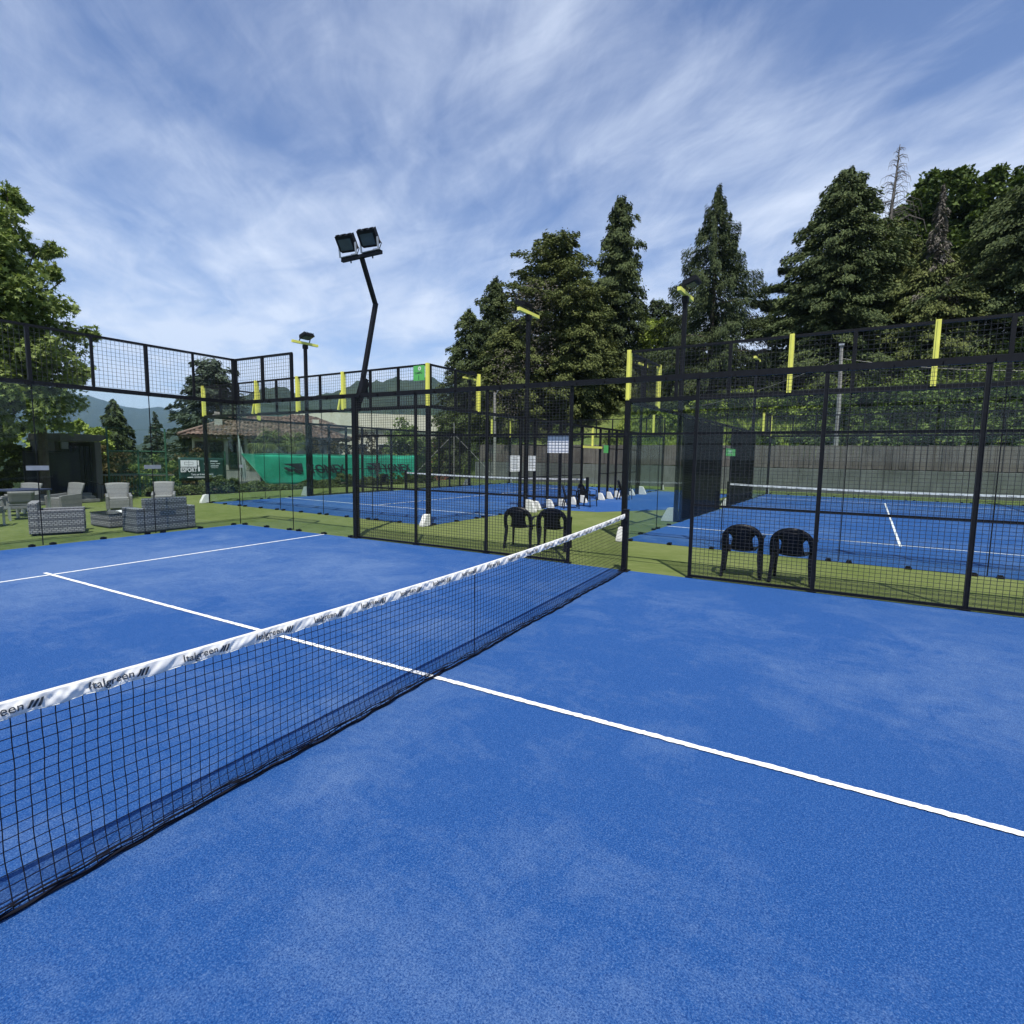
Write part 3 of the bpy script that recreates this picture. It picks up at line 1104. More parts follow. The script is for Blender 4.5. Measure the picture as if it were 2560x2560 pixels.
def make_far_net(key, label):
    (ox, oy), rz, W = COURTS[key]
    c, s = math.cos(rz), math.sin(rz)
    t = thing('padel_net', label, 'net', (ox - s * 10.0, oy + c * 10.0, 0), rz, 'padel nets')
    for u in (0.10, W - .10):
        m = MB()
        m.bar((u, 0, .006), (u, 0, .99), .10, .10)
        m.bar((u, 0, .006), (u, 0, .02), .2, .16)
        m.build('net_post', M['black'], t)

    def top(u):
        return .86 + .07 * ((u - W / 2) / (W / 2)) ** 2
    m = MB()
    n = 205
    for i in range(n + 1):
        u = .15 + (W - .3) * i / n
        m.bar((u, 0, .02), (u, 0, top(u) - .05), .004, .004, caps=False)
    for j in range(1, 18):
        for i in range(16):
            u0, u1 = .15 + (W - .3) * i / 16, .15 + (W - .3) * (i + 1) / 16
            m.bar((u0, 0, .02 + (top(u0) - .07) * j / 17 - .02), (u1, 0, .02 + (top(u1) - .07) * j / 17 - .02), .004, .004, caps=False)
    tag(m.build('net_mesh', M['net'], t), kind='stuff')
    m = MB()
    for i in range(40):
        u0, u1 = .15 + (W - .3) * i / 40, .15 + (W - .3) * (i + 1) / 40
        m.bar((u0, 0, top(u0) - .03), (u1, 0, top(u1) - .03), .014, .066)
    bnd = m.build('top_band', M['band'], t)
    vs, fs = text_mesh('Italgreen', 0.05)
    wd = max(v[0] for v in vs)
    m = MB()
    for k in range(24):
        u0 = .3 + k * .4
        m.add([(u0 + a / wd * .19, -.0085, top(u0) - .053 + q * .85) for a, q in vs], fs)
    m.build('band_lettering', M['ink'], bnd)
    return t


make_far_net('left', 'net with white top band across the blue court on the left, behind the mesh')
make_far_net('right', 'net with white top band across the blue court on the right, before the retaining wall')

# ------------------------------------------------------------------ floodlight poles


def flood_head(name, mat, root, c, w_, h_, dpt, ax, ay, az):
    """c centre; ax width dir, ay height dir, az facing dir"""
    m = MB()
    c, ax, ay, az = Vector(c), Vector(ax).normalized(), Vector(ay).normalized(), Vector(az).normalized()
    prof = [(-w_ / 2, -h_ / 2 + .05), (-w_ / 2 + .05, -h_ / 2), (w_ / 2 - .05, -h_ / 2), (w_ / 2, -h_ / 2 + .05), (w_ / 2, h_ / 2), (-w_ / 2, h_ / 2)]
    m.prism(prof, c - az * dpt / 2, ax, ay, az * dpt)
    for k in range(7):                                    # cooling fins on the back
        x = (-.42 + .14 * k) * w_
        m.bar(c + ax * x - az * (dpt / 2 + .04) - ay * h_ * .42, c + ax * x - az * (dpt / 2 + .04) + ay * h_ * .52, .015, .08, side=ax)
    for k in range(3):
        m.bar(c + ax * (-.35 + .35 * k) * w_ + ay * h_ * .5, c + ax * (-.35 + .35 * k) * w_ + ay * h_ * .57, .06, dpt)
    head = m.build('lamp_head', mat, root)
    m = MB()
    m.prism([(-w_ * .36, -h_ * .36), (w_ * .36, -h_ * .36), (w_ * .36, h_ * .30), (-w_ * .36, h_ * .30)], c + az * (dpt / 2 + .001), ax, ay, az * .012)
    m.build('lens', M['lens'], head)
    return head


def near_floodlight():
    t = thing('floodlight_pole', 'tall bent black pole with two square floodlights on top, fixed to the nearest fence', 'floodlight', (-6.0, 10.12, 0), 0, 'floodlight poles')
    m = MB()
    P0, P1, P2 = Vector((0, .0, 2.72)), Vector((0, .57, 5.05)), Vector((0, .17, 5.93))
    m.bar(P0, P1 + Vector((0, .008, .03)), .088, .075, side=(1, 0, 0))
    m.bar(P1, P2, .082, .07, side=(1, 0, 0))
    m.build('pole', M['black'], t)
    m = MB()
    m.bar((.0, .02, 2.80), (0, .32, 3.35), .10, .012, side=(1, 0, 0))
    m.bar((-.055, .02, 2.92), (-.055, .22, 3.42), .014, .12, side=(1, 0, 0))
    m.bar((.055, .02, 2.92), (.055, .22, 3.42), .014, .12, side=(1, 0, 0))
    m.bar((.03, .30, 3.0), (.03, .14, 3.5), .012, .07, side=(1, 0, 0))
    m.build('bracket', M['black'], t)
    m = MB()
    m.bar((-.56, .17, 5.93), (.56, .17, 5.93), .07, .07)
    for x in (-.3, .32):
        m.bar((x, .17, 5.88), (x, .17, 5.84), .02, .02)
    m.build('crossbar', M['black'], t)
    az = Vector((.12, -.80, -.58))
    ax = Vector((1, .15, 0.0))
    ay = ax.cross(az) * -1
    if ay.z < 0:
        ay = -ay
    for x in (-.31, .31):
        h = flood_head('lamp_head', M['black'], t, (x, .06, 6.20), .43, .33, .055, ax, ay, az)
        m = MB()
        for sx in (-.235, .235):
            m.bar((x + sx, .10, 5.965), (x + sx, .07, 6.20), .012, .045)
        m.bar((x - .25, .12, 5.972), (x + .25, .12, 5.972), .05, .012)
        m.build('bracket', M['alu'], h)
        m = MB()
        m.tube([(x + .22, .1, 6.2), (x + .30, .12, 6.08), (x + .24, .13, 5.99), (x + .05, .14, 6.0)], .009, 6)
        m.build('cable', M['black'], h)
    return t


near_floodlight()


def far_floodlight(key, u, v, out, label, tilt):
    (ox, oy), rz, W = COURTS[key]
    c, s = math.cos(rz), math.sin(rz)
    uu = u + out * .13
    t = thing('floodlight_pole', label, 'floodlight', (ox + c * uu - s * v, oy + s * uu + c * v, 0), rz, 'floodlight poles')
    m = MB()
    m.bar((0, 0, 0.01), (0, 0, 6.25), .11, .11)
    m.bar((0, 0, 6.10), (0, 0, 6.26), .16, .16)
    m.build('pole', M['black'], t)
    m = MB()
    m.bar((0, -.62, 6.32), (0, .62, 6.32), .10, .10)
    tag(m.build('crossbar', M['yellow'], t), 'yellow crossbar')
    az = Vector((-out * .30, 0, -.954))
    ay = Vector((-out * .954, 0, .30))
    h = flood_head('lamp_head', M['black'], t, (-out * .16, -.05, 6.56), .50, .40, .06, (0, 1, 0), ay, az)
    m = MB()
    m.bar((0, -.28, 6.36), (-out * .12, -.28, 6.62), .03, .03)
    m.bar((0, .2, 6.36), (-out * .12, .2, 6.62), .03, .03)
    m.build('bracket', M['black'], h)
    k = MB()
    prof = [(0.0, 0.0), (0.34, 0.0), (0.33, 0.06), (0.17, 0.38), (0.0, 0.40)]
    k.prism(prof, Vector((out * .055, -.08, .012)), Vector((out, 0, 0)), (0, 0, 1), Vector((0, .16, 0)))
    k.build('pole_foot', M['white'], t)
    return t


far_floodlight('left', WA, 4.62, 1, 'black pole with yellow crossbar beside the near chairs, in front of the broad dark cypress', 0)
far_floodlight('left', 0, 4.3, -1, 'black pole with yellow crossbar standing in front of the tiled villa', 0)
far_floodlight('left', 0, 15.7, -1, 'distant pole with yellow crossbar and pale lamp, left of the grey street lamp', 0)
far_floodlight('left', WA, 15.7, 1, 'distant pole between the two far courts, farther down the blue walkway', 0)
far_floodlight('right', 0, 4.25, -1, 'black pole with slanting yellow crossbar in front of the big drooping spruce', 0)
far_floodlight('right', 0, 15.7, -1, 'distant black pole rising behind the dark mesh wall of the right court', 0)

# ------------------------------------------------------------------ plastic chairs


def make_plastic_chair(label):
    t = thing('plastic_chair', label, 'chair', (0, 0, 0), 0, 'black plastic armchairs by the courts')
    # facing +y; back at -y
    m = MB()

    def seat(a, c):
        x = (a - .5) * (.44 - .05 * (1 - c))
        y = -.20 + .43 * c
        z = .415 + .03 * abs(2 * (a - .5)) ** 2.5 + .018 * c - .012 * math.sin(c * math.pi) - (.05 * max(0, c - .88) / .12)
        return (x, y, z)
    m.grid(seat, 10, 10)
    m.build('seat', M['plastic'], t, smooth=True, solid=.012)
    # backrest: arched rim with a broad splat between two slots
    m = MB()
    pts, wd = [], []
    n = 26
    for i in range(n + 1):
        a = math.pi * i / n
        x = -.262 * math.cos(a)
        hz = .50 + .295 * abs(math.sin(a)) ** .62
        y = -.235 - .07 * abs(math.sin(a)) ** .8
        pts.append((x, y, hz))
        wd.append(.050 + .045 * math.sin(a) ** 3)
    pts = [(-.262, -.19, .40)] + pts + [(.262, -.19, .40)]
    wd = [.05] + wd + [.05]
    rad = [(1, 0, 0)] + [(-math.cos(math.pi * i / n), 0, .08 + abs(math.sin(math.pi * i / n)) ** .62) for i in range(n + 1)]
    rad = [r if r[0] <= 0.3 or i == 0 else r for i, r in enumerate(rad)] + [(1, 0, 0)]
    rad[0], rad[-1] = (-1, 0, .05), (1, 0, .05)
    m.strip(pts, rad, [.062] + [.062 + .022 * abs(math.sin(math.pi * i / n)) for i in range(n + 1)] + [.062], .016)

    def splat(a, c):
        hw = .132 + .040 * (1 - c) ** 2 + .12 * max(0, c - .55) ** 1.5 * 2.6
        x = (a - .5) * 2 * hw
        lim = .50 + .285 * max(0.0, 1 - (x / .262) ** 2) ** .31
        z = .425 + (lim - .435) * c
        y = -.205 - .10 * c + .028 * (1 - (2 * a - 1) ** 2) * -1 + .03 * abs(2 * a - 1)
        return (x, y, z)
    m.grid(splat, 10, 10)
    m.build('backrest', M['plastic'], t, smooth=True, solid=.010)
    for sx in (-1, 1):
        m = MB()
        ap = [(sx * .262, -.235, .56), (sx * .275, -.15, .63), (sx * .285, -.05, .645), (sx * .285, .08, .64), (sx * .275, .18, .625), (sx * .262, .235, .585)]
        m.strip(ap, (1, 0, .15), [.045, .055, .06, .062, .058, .05], .016)
        m.build('armrest', M['plastic'], t, smooth=False)
        m = MB()
        m.strip([(sx * .262, .232, .60), (sx * .255, .225, .44), (sx * .275, .262, .0)], (1, .3, 0), [.055, .06, .038], .03)
        m.build('leg', M['plastic'], t)
        m = MB()
        m.strip([(sx * .25, -.20, .46), (sx * .25, -.225, .30), (sx * .275, -.285, .0)], (1, -.3, 0), [.06, .06, .038], .03)
        m.build('leg', M['plastic'], t)
    return t


PC = [((1.66, 10.72, 0), R(3), 'left one of two black plastic armchairs on turf right of the net post'),
      ((2.37, 10.66, 0), R(-4), 'right one of two black plastic armchairs on turf, beside a black fence post'),
      ((-2.48, 11.05, 0), R(10), 'left one of two black plastic armchairs behind the mesh under the white sheet'),
      ((-1.83, 11.22, 0), R(12), 'black plastic armchair behind the mesh, right next to the gate post'),
      ((-5.02, 19.3, 0), R(-60), 'farther black plastic armchair against the white post feet of the left court'),
      ((-4.80, 20.3, 0), R(-95), 'black plastic armchair on the start of the blue walkway by the white feet'),
      ((-4.72, 24.4, 0), R(-85), 'farthest black plastic armchair on the walkway, past the far net post'),
      ((-16.45, 21.9, 0), R(95), 'black plastic armchair in front of the green banner, beyond the left court')]
first = None
for loc, rz, lab in PC:
    if first is None:
        first = make_plastic_chair(lab)
        o = first
    else:
        o = copy_tree(first)
        o['label'] = lab
    o.location, o.rotation_euler = loc, (0, 0, rz)

# ------------------------------------------------------------------ signs and sheets on the fences
def flat_sign(name, label, cat, p, q, z0, z1, mat, thick=.006, group=None, lift=(0, 0, 0)):
    t = thing(name, label, cat, ((p[0] + q[0]) / 2 + lift[0], (p[1] + q[1]) / 2 + lift[1], (z0 + z1) / 2), math.atan2(q[1] - p[1], q[0] - p[0]), group)
    L = math.hypot(q[0] - p[0], q[1] - p[1])
    m = MB()
    m.box((0, 0, 0), (L, thick, z1 - z0))
    m.build('board', M[mat], t)
    return t, L


t, L = flat_sign('paper_sheet', 'blank white laminated sheet tied to the mesh beside the gate post of the nearest court', 'notice', (-1.46, 10.06), (-1.05, 10.06), 1.88, 2.18, 'paper', group='sheets tied to the fences')
m = MB()
for x in (-.17, .17):
    m.tube([(x, -.004, .13), (x, .0, .20), (x + .01, .004, .13)], .003, 5)
m.build('tie', M['white'], t)


def local(key, u, v):
    (ox, oy), rz, W = COURTS[key]
    return (ox + math.cos(rz) * u - math.sin(rz) * v, oy + math.sin(rz) * u + math.cos(rz) * v)


for v0, v1, lab in ((3.72, 4.28, 'pale notice sheet tied left of the lamp pole of the left court'), (4.78, 5.33, 'pale printed notice sheet tied right of the lamp pole of the left court')):
    t, L = flat_sign('notice_sheet', lab, 'notice', local('left', WA + .09, v0), local('left', WA + .09, v1), 1.33, 1.83, 'paper', group='sheets tied to the fences')
    m = MB()
    for k in range(6):
        m.box((0.02 * ((k * 7) % 3 - 1), -.0045, .18 - .065 * k), (L * (.5 + .1 * (k % 3)), .002, .012))
    m.build('printed_lines', M['grey_plastic'], t)

t, L = flat_sign('court_number_sign', 'green court sign with white round emblem and CAMPO 1, hung below a corner yellow post', 'sign', local('left', WA - .47, -.06), local('left', WA - .10, -.06), 3.68, 4.05, 'green_sign')
for txt, sz, x0, z0, mt in (('1', .15, -.045, -.165, 'ink'), ('CAMPO', .07, -.135, -.022, 'ink')):
    vs, fs = text_mesh(txt, sz, bold=.002)
    m = MB()
    m.add([(x0 + a, -.0045, z0 + c) for a, c in vs], fs)
    m.build('lettering', M[mt], t)
m = MB()
m.prism([(.05 * math.cos(k * math.pi / 10), .05 * math.sin(k * math.pi / 10)) for k in range(20)], (.02, -.004, .11), (1, 0, 0), (0, 0, 1), (0, -.002, 0))
em = m.build('emblem', M['white'], t)
m = MB()
m.prism([(.018 * math.cos(k * math.pi / 6), .024 * math.sin(k * math.pi / 6)) for k in range(12)], (.02, -.0062, .11), (1, 0, 0), (0, 0, 1), (0, -.001, 0))
m.build('emblem_mark', M['green_sign'], em)

t, L = flat_sign('gate_sign', 'small green sign at the right end of the yellow gate bar', 'sign', local('left', WA + .12, 11.1), local('left', WA + .12, 11.6), 2.0, 2.33, 'green_sign', group='small green gate signs')
t, L = flat_sign('gate_sign', 'small green sign with pale lettering above the gap in the dark mesh wall', 'sign', local('right', .1, 9.15), local('right', .1, 10.85), 1.93, 2.2, 'green_sign', group='small green gate signs')
vs, fs = text_mesh('CAMPO 2', .2)
m = MB()
m.add([(-.45 + a, -.0045, -.06 + c) for a, c in vs], fs)
m.build('lettering', M['white'], t)

# ------------------------------------------------------------------ terrace furniture behind the glass


def weave_armchair(label, loc, rz):
    """dark banded rattan armchair; sits facing +x, back at -x"""
    t = thing('rattan_armchair', label, 'armchair', loc, rz, 'banded rattan lounge seats')
    m = MB()
    m.box((.02, 0, .20), (.62, .46, .30))
    m.build('seat', M['rattan'], t, bevel=.012)
    for sy in (-1, 1):
        m = MB()
        m.box((.0, sy * .31, .285), (.76, .15, .49))
        m.build('armrest', M['rattan'], t, bevel=.015)
    m = MB()
    m.box((-.46, 0, .37), (.16, .76, .66))
    m.build('backrest', M['rattan'], t, bevel=.015)
    m = MB()
    m.box((.03, 0, .39), (.58, .44, .08))
    m.build('cushion', M['rattan_pale'], t, bevel=.03)
    for x in (-.46, .32):
        for y in (-.32, .32):
            m = MB()
            m.box((x, y, .02), (.05, .05, .04))
            m.build('foot', M['black'], t)
    return t


weave_armchair('banded grey rattan armchair nearest the left edge, its side arm towards the blue court', (-11.72, 6.98, 0), R(66))


def weave_sofa():
    t = thing('rattan_sofa', 'banded grey rattan two-seat sofa seen from the back behind the glass', 'sofa', (-10.62, 8.40, 0), R(180), 'banded rattan lounge seats')
    m = MB()
    m.box((.06, 0, .20), (.56, .94, .32))
    m.build('seat', M['rattan'], t, bevel=.012)
    for sy in (-1, 1):
        m = MB()
        m.box((-.03, sy * .56, .285), (.62, .17, .53))
        m.build('armrest', M['rattan'], t, bevel=.015)
    m = MB()
    m.box((-.265, 0, .39), (.15, .92, .74))
    m.build('backrest', M['rattan'], t, bevel=.015)
    m = MB()
    m.box((.10, 0, .40), (.50, .9, .08))
    m.build('cushion', M['rattan_pale'], t, bevel=.03)
    for x in (-.28, .22):
        for y in (-.58, .58):
            m = MB()
            m.box((x, y, .012), (.05, .05, .024))
            m.build('foot', M['black'], t)


weave_sofa()
t = thing('coffee_table', 'low banded rattan coffee table between the rattan armchair and the sofa', 'table', (-12.10, 8.25, 0), 0)
m = MB()
m.box((0, 0, .17), (.90, .84, .30))
m.build('table_base', M['rattan'], t, bevel=.012)
m = MB()
m.box((0, 0, .33), (.92, .86, .018))
m.build('table_top', M['window'], t)
b = MB()
b.grid(lambda a, c: (-11.98 + .30 * a, 8.12 + .42 * c, .352 + .012 * math.sin(a * 5 + c * 4) + .012), 6, 6)
tag(b.build('folded_cloth', M['white'], smooth=True, solid=.02), 'folded white cloth lying on the low rattan coffee table', 'cloth')


def high_back_chair(label, loc, rz, group='pale wicker chairs on the terrace'):
    """facing +x"""
    t = thing('wicker_armchair', label, 'armchair', loc, rz, group)
    m = MB()

    def back(a, c):
        hw = .25 + .06 * c
        return (-.27 - .14 * c, (a - .5) * 2 * hw, .32 + .50 * c - .02 * (2 * a - 1) ** 2 * c)
    m.grid(back, 8, 8)
    m.build('backrest', M['rattan_pale'], t, smooth=True, solid=.05)
    m = MB()
    m.box((.03, 0, .21), (.58, .50, .27))
    m.build('seat', M['rattan_pale'], t, bevel=.02)
    for sy in (-1, 1):
        m = MB()
        m.prism([(-.28, .05), (.30, .05), (.33, .44), (.26, .46), (-.30, .50)], (0, sy * .29 - .035, 0), (1, 0, 0), (0, 0, 1), (0, .07, 0))
        m.build('armrest', M['rattan_pale'], t, bevel=.01)
    m = MB()
    m.box((.05, 0, .365), (.50, .48, .05))
    m.build('cushion', M['rattan_pale'], t, bevel=.02)
    for x in (-.22, .27):
        for y in (-.26, .26):
            m = MB()
            m.box((x, y, .035), (.05, .05, .07))
            m.build('foot', M['alu'], t)
    return t


high_back_chair('pale high-back wicker armchair facing the court, left of the banded sofa', (-15.95, 10.0, 0), R(-22))
high_back_chair('pale high-back wicker armchair facing the court, directly behind the banded sofa', (-15.85, 11.25, 0), R(-30))
high_back_chair('pale wicker armchair at the dining table, farthest from the court', (-17.6, 8.2, 0), R(-60))
high_back_chair('pale wicker armchair at the dining table with its flared back seen beside the dark shed', (-17.1, 9.05, 0), R(-75))


def low_back_chair(label, loc, rz):
    t = thing('wicker_chair', label, 'chair', loc, rz, 'pale wicker chairs on the terrace')
    m = MB()

    def back(a, c):
        hw = .235 + .03 * c
        return (-.24 - .08 * c, (a - .5) * 2 * hw, .44 + .30 * c)
    m.grid(back, 6, 6)
    m.build('backrest', M['rattan_pale'], t, smooth=True, solid=.035)
    m = MB()
    m.box((0, 0, .42), (.50, .50, .07))
    m.box((0, 0, .34), (.48, .48, .10))
    m.build('seat', M['rattan_pale'], t, bevel=.012)
    for sy in (-1, 1):
        m = MB()
        m.strip([(-.27, sy * .27, .62), (0, sy * .28, .645), (.22, sy * .27, .62), (.24, sy * .265, .46)], (0, 1, 0), .06, .04)
        m.build('armrest', M['rattan_pale'], t)
        for x in (-.24, .23):
            m = MB()
            m.bar((x, sy * .24, 0), (x, sy * .24, .36), .042, .042)
            m.build('leg', M['alu'], t)
    return t


low_back_chair('pale wicker chair with slim legs, seen from behind at the far left edge', (-14.2, 6.45, 0), R(150))
low_back_chair('pale wicker chair with slim legs, standing just behind the rattan armchair', (-15.3, 7.45, 0), R(165))
low_back_chair('pale wicker chair half hidden at the left end of the dining table', (-16.3, 6.6, 0), R(40))
t = thing('dining_table', 'small square dark table among the pale wicker chairs', 'table', (-16.25, 7.75, 0), R(20))
m = MB()
m.box((0, 0, .71), (.95, .95, .04))
m.build('table_top', M['cushion'], t, bevel=.008)
for x in (-.42, .42):
    for y in (-.42, .42):
        m = MB()
        m.box((x, y, .345), (.05, .05, .69))
        m.build('leg', M['alu'], t)
b = MB()
b.tube([(-14.65, 6.28, .035), (-14.55, 6.40, .05), (-14.38, 6.52, .05), (-14.26, 6.60, .03)], [.03, .09, .085, .02], 8)
tag(b.build('cushion', M['parasol'], smooth=True), 'small white cushion lying on the turf under the leftmost wicker chair', 'cushion')
t = thing('parasol', 'folded white parasol standing at the left edge of the picture', 'parasol', (-16.3, 5.35, 0), 0)
m = MB()
m.tube([(0, 0, 0), (0, 0, 2.6)], .025, 8)
m.build('pole', M['alu'], t)
m = MB()
for i in range(9):
    a0 = 2 * math.pi * i / 9
    m.strip([(.03 * math.cos(a0), .03 * math.sin(a0), 2.55), (.10 * math.cos(a0), .10 * math.sin(a0), 1.95), (.16 * math.cos(a0), .16 * math.sin(a0), 1.3), (.24 * math.cos(a0), .24 * math.sin(a0), .75)],
            (-math.sin(a0), math.cos(a0), 0), [.03, .09, .13, .19], .03)
m.build('canopy', M['parasol'], t)
m = MB()
m.tube([(0, 0, 0), (0, 0, .06)], .28, 16)
m.build('base', M['concrete'], t)

# ------------------------------------------------------------------ shed, steps, fences on the left
t = thing('concrete_shed', 'small grey concrete shed with flat rounded roof and dark open front', 'shed', (-21.9, 11.0, 0), 0)
m = MB()
m.prism([(-.65, 0), (.55, 0), (.76, .10), (.78, .24), (-.65, .27)], (1.35, 0, 2.12), (0, 1, 0), (0, 0, 1), (-2.6, 0, 0))
m.build('roof', M['shed'], t, bevel=.02)
m = MB()
m.box((1.15, .50, 1.06), (.35, .20, 2.10))
m.build('pillar', M['shed'], t)
m = MB()
m.box((-1.0, 0, 1.06), (.2, 1.3, 2.10))
m.box((0.0, .55, 1.06), (1.9, .12, 2.10))
m.box((0.0, -.60, 1.06), (1.9, .12, 2.10))
m.build('wall', M['dark_wood'], t)
m = MB()
m.box((1.28, -.50, 1.97), (.08, .20, .26))
m.build('wall_lamp', M['concrete'], t)
m = MB()
for i in range(24):
    y = -.50 + .85 * i / 24
    m.bar((1.12 + .05 * math.sin(i * 1.4), y, .05), (1.12 + .05 * math.sin(i * 1.4), y + .01, 1.95), .05, .09)
m.build('curtain', M['navy'], t)
t = thing('garden_gate', 'dark net covered gate panel standing left of the shed opening', 'gate', (-20.5, 9.95, 0), R(90))
m = MB()
m.box((.15, 0, .88), (1.55, .02, 1.66))
m.build('net_panel', M['navy'], t)
m = MB()
m.bar((-.65, 0, 0), (-.65, 0, 1.75), .05, .05)
m.bar((.95, 0, 0), (.95, 0, 1.75), .05, .05)
m.bar((-.65, 0, 1.74), (.95, 0, 1.74), .04, .04)
m.build('gate_frame', M['black'], t)

t = thing('stair_railing', 'thin dark sloping stair railing with uprights beside the shed pillar', 'railing', (-19.3, 10.9, 0), R(60))
m = MB()
m.tube([(-.45, 0, .80), (.1, 0, .62), (.55, 0, .58)], .02, 6)
m.build('handrail', M['black'], t)
for i in range(6):
    m = MB()
    m.tube([(-.05 + .12 * i, 0, 0), (-.05 + .12 * i, 0, .60)], .012, 5)
    m.build('baluster', M['black'], t)
b = MB()
for k in range(3):
    b.box((-19.95 + .28 * k, 10.05, .26 - .09 * k), (.30, 1.7, .09 + .0))
    b.box((-19.95 + .28 * k, 10.05, .10 - .035 * k), (.28, 1.66, .20 - .07 * k))
tag(b.build('garden_steps', M['concrete']), 'low worn concrete steps in front of the dark shed', 'steps')


def chain_fence():
    t = thing('chain_link_fence', 'green chain link fence with posts and top rail along the garden edge', 'fence', (-20.9, 0, 0), 0)
    ps = [11.95, 13.0, 14.05, 16.6, 19.2, 21.8, 24.4, 27.0, 29.6, 31.4]
    for i, y in enumerate(ps):
        m = MB()
        m.tube([(0, y, -.3), (0, y, 2.72 if i in (0, 2) else 1.85)], .035, 8)
        m.build('post', M['fence_green'], t)
    m = MB()
    m.tube([(0, 11.95, 1.79), (0, 14.05, 1.79)], .028, 6)
    m.tube([(0, 11.95, .92), (0, 14.05, .86)], .022, 6)
    m.build('rail', M['fence_green'], t)
    m = MB()
    m.tube([(0, 11.95, 2.68), (0, 12.9, 2.62), (0, 14.05, 2.68)], .006, 5)
    m.build('wire', M['fence_green'], t)
    for y0, y1 in zip(ps[:-1], ps[1:]):
        m = MB()
        H, stp = 1.78, .085
        n = int((y1 - y0 + H) / stp)
        for i in range(n + 1):
            for sg in (1, -1):
                a = y0 - H + i * stp if sg > 0 else y0 + i * stp
                z0, z1 = 0.02, H
                ya, yb = a, a + sg * H
                # clip to the bay
                lo, hi = min(ya, yb), max(ya, yb)
                s0, s1 = 0.0, 1.0
                for edge, keep in ((y0, 1), (y1, -1)):
                    fa, fb = (ya - edge) * keep, (yb - edge) * keep
                    if fa < 0 and fb < 0:
                        s1 = -1
                        break
                    if fa < 0 or fb < 0:
                        cut = fa / (fa - fb)
                        if fa < 0:
                            s0 = max(s0, cut)
                        else:
                            s1 = min(s1, cut)
                if s1 - s0 > .02:
                    m.bar((0, ya + (yb - ya) * s0, z0 + (z1 - z0) * s0), (0, ya + (yb - ya) * s1, z0 + (z1 - z0) * s1), .005, .005, caps=False)
        tag(m.build('chain_link_mesh', M['fence_green'], t), kind='stuff')


chain_fence()

t = thing('low_railing', 'low green garden railing with close uprights in front of the bushes', 'railing', (-21.6, 12.0, 0), R(90))
m = MB()
m.bar((-.3, 0, .86), (2.7, 0, .80), .05, .05)
m.bar((-.3, 0, .12), (2.7, 0, .12), .03, .03)
m.build('rail', M['pole'], t)
for i in range(24):
    m = MB()
    m.bar((-.25 + .125 * i, 0, .02), (-.25 + .125 * i, 0, .82), .022, .022)
    m.build('baluster', M['fence_green'], t)

# ------------------------------------------------------------------ banners


def wave_sheet(fn_x, y0, y1, ztop, zbot, ny, nz):
    def p(a, c):
        y = y0 + (y1 - y0) * a
        zt, zb = ztop(y), zbot(y)
        z = zb + (zt - zb) * c
        return (fn_x(y, z), y, z)
    return p


yx = lambda y, z: -20.62 + .035 * math.sin(y * 1.9) * math.cos(z * 2.2) + .02 * math.sin(y * 5.3 + z)


def yz_bot(y):
    return max(.22 + .03 * math.sin(y * 1.1), 1.74 - (y - 17.25) * 1.16) if y < 18.6 else .22 + .05 * math.sin(y * .9) - .012 * (y - 18.6)


t = thing('windscreen_banner', 'long green windscreen banner with dark lettering, torn loose at its left end', 'banner', (0, 0, 0), 0)
b = MB()
b.grid(wave_sheet(yx, 17.25, 29.6, lambda y: 1.75 + .02 * math.sin(y * 2.4), yz_bot, 120, 8), 120, 8)
b.build('cloth', M['banner_green'], t, smooth=True, solid=.004)
b = MB()
for i in range(60):
    y0_, y1_ = 17.25 + 12.35 * i / 60, 17.25 + 12.35 * (i + 1) / 60
    b.bar((yx(y0_, 1.7) + .005, y0_, 1.745 + .02 * math.sin(y0_ * 2.4)), (yx(y1_, 1.7) + .005, y1_, 1.745 + .02 * math.sin(y1_ * 2.4)), .012, .035)
for i in range(12):
    y0_, y1_ = 17.27 + 1.3 * i / 12, 17.27 + 1.3 * (i + 1) / 12
    b.bar((yx(y0_, 1) + .005, y0_, yz_bot(y0_) + .02), (yx(y1_, 1) + .005, y1_, yz_bot(y1_) + .02), .012, .04)
b.build('hem', M['seam'], t)
vs, fs = text_mesh('YONEX', .78, shear=-.55, bold=.008, width=1.0)
x0 = min(v[0] for v in vs)
wd = max(v[0] for v in vs) - x0
for ys0, span, logo in ((20.75, 2.85, 19.35), (26.3, 2.75, 25.0)):
    b = MB()
    b.add([(yx(ys0 + (a - x0) / wd * span, .98) + .055, ys0 + (a - x0) / wd * span, .76 + c * .84) for a, c in vs], fs)
    b.add([(yx(ys0 + (a - x0) / wd * span, .98) + .053, ys0 + .045 + (a - x0) / wd * span, .765 + c * .84) for a, c in vs], fs)
    b.build('lettering', M['ink'], t)
    b = MB()
    for poly in ([(0, .47), (.95, .50), (1.02, .0), (.80, .08), (.55, .30)], [(.06, .26), (.20, .30), (.50, .12), (.55, .04), (.30, .05)], [(.48, .15), (.62, .22), (.95, -.06), (.90, -.10), (.66, -.02)]):
        b.prism([(a * 1.25, c * .95) for a, c in poly], (yx(logo + .5, 1.0) + .052, logo, .82), (0, 1, 0), (0, 0, 1), (.004, 0, 0))
    b.build('emblem', M['ink'], t)

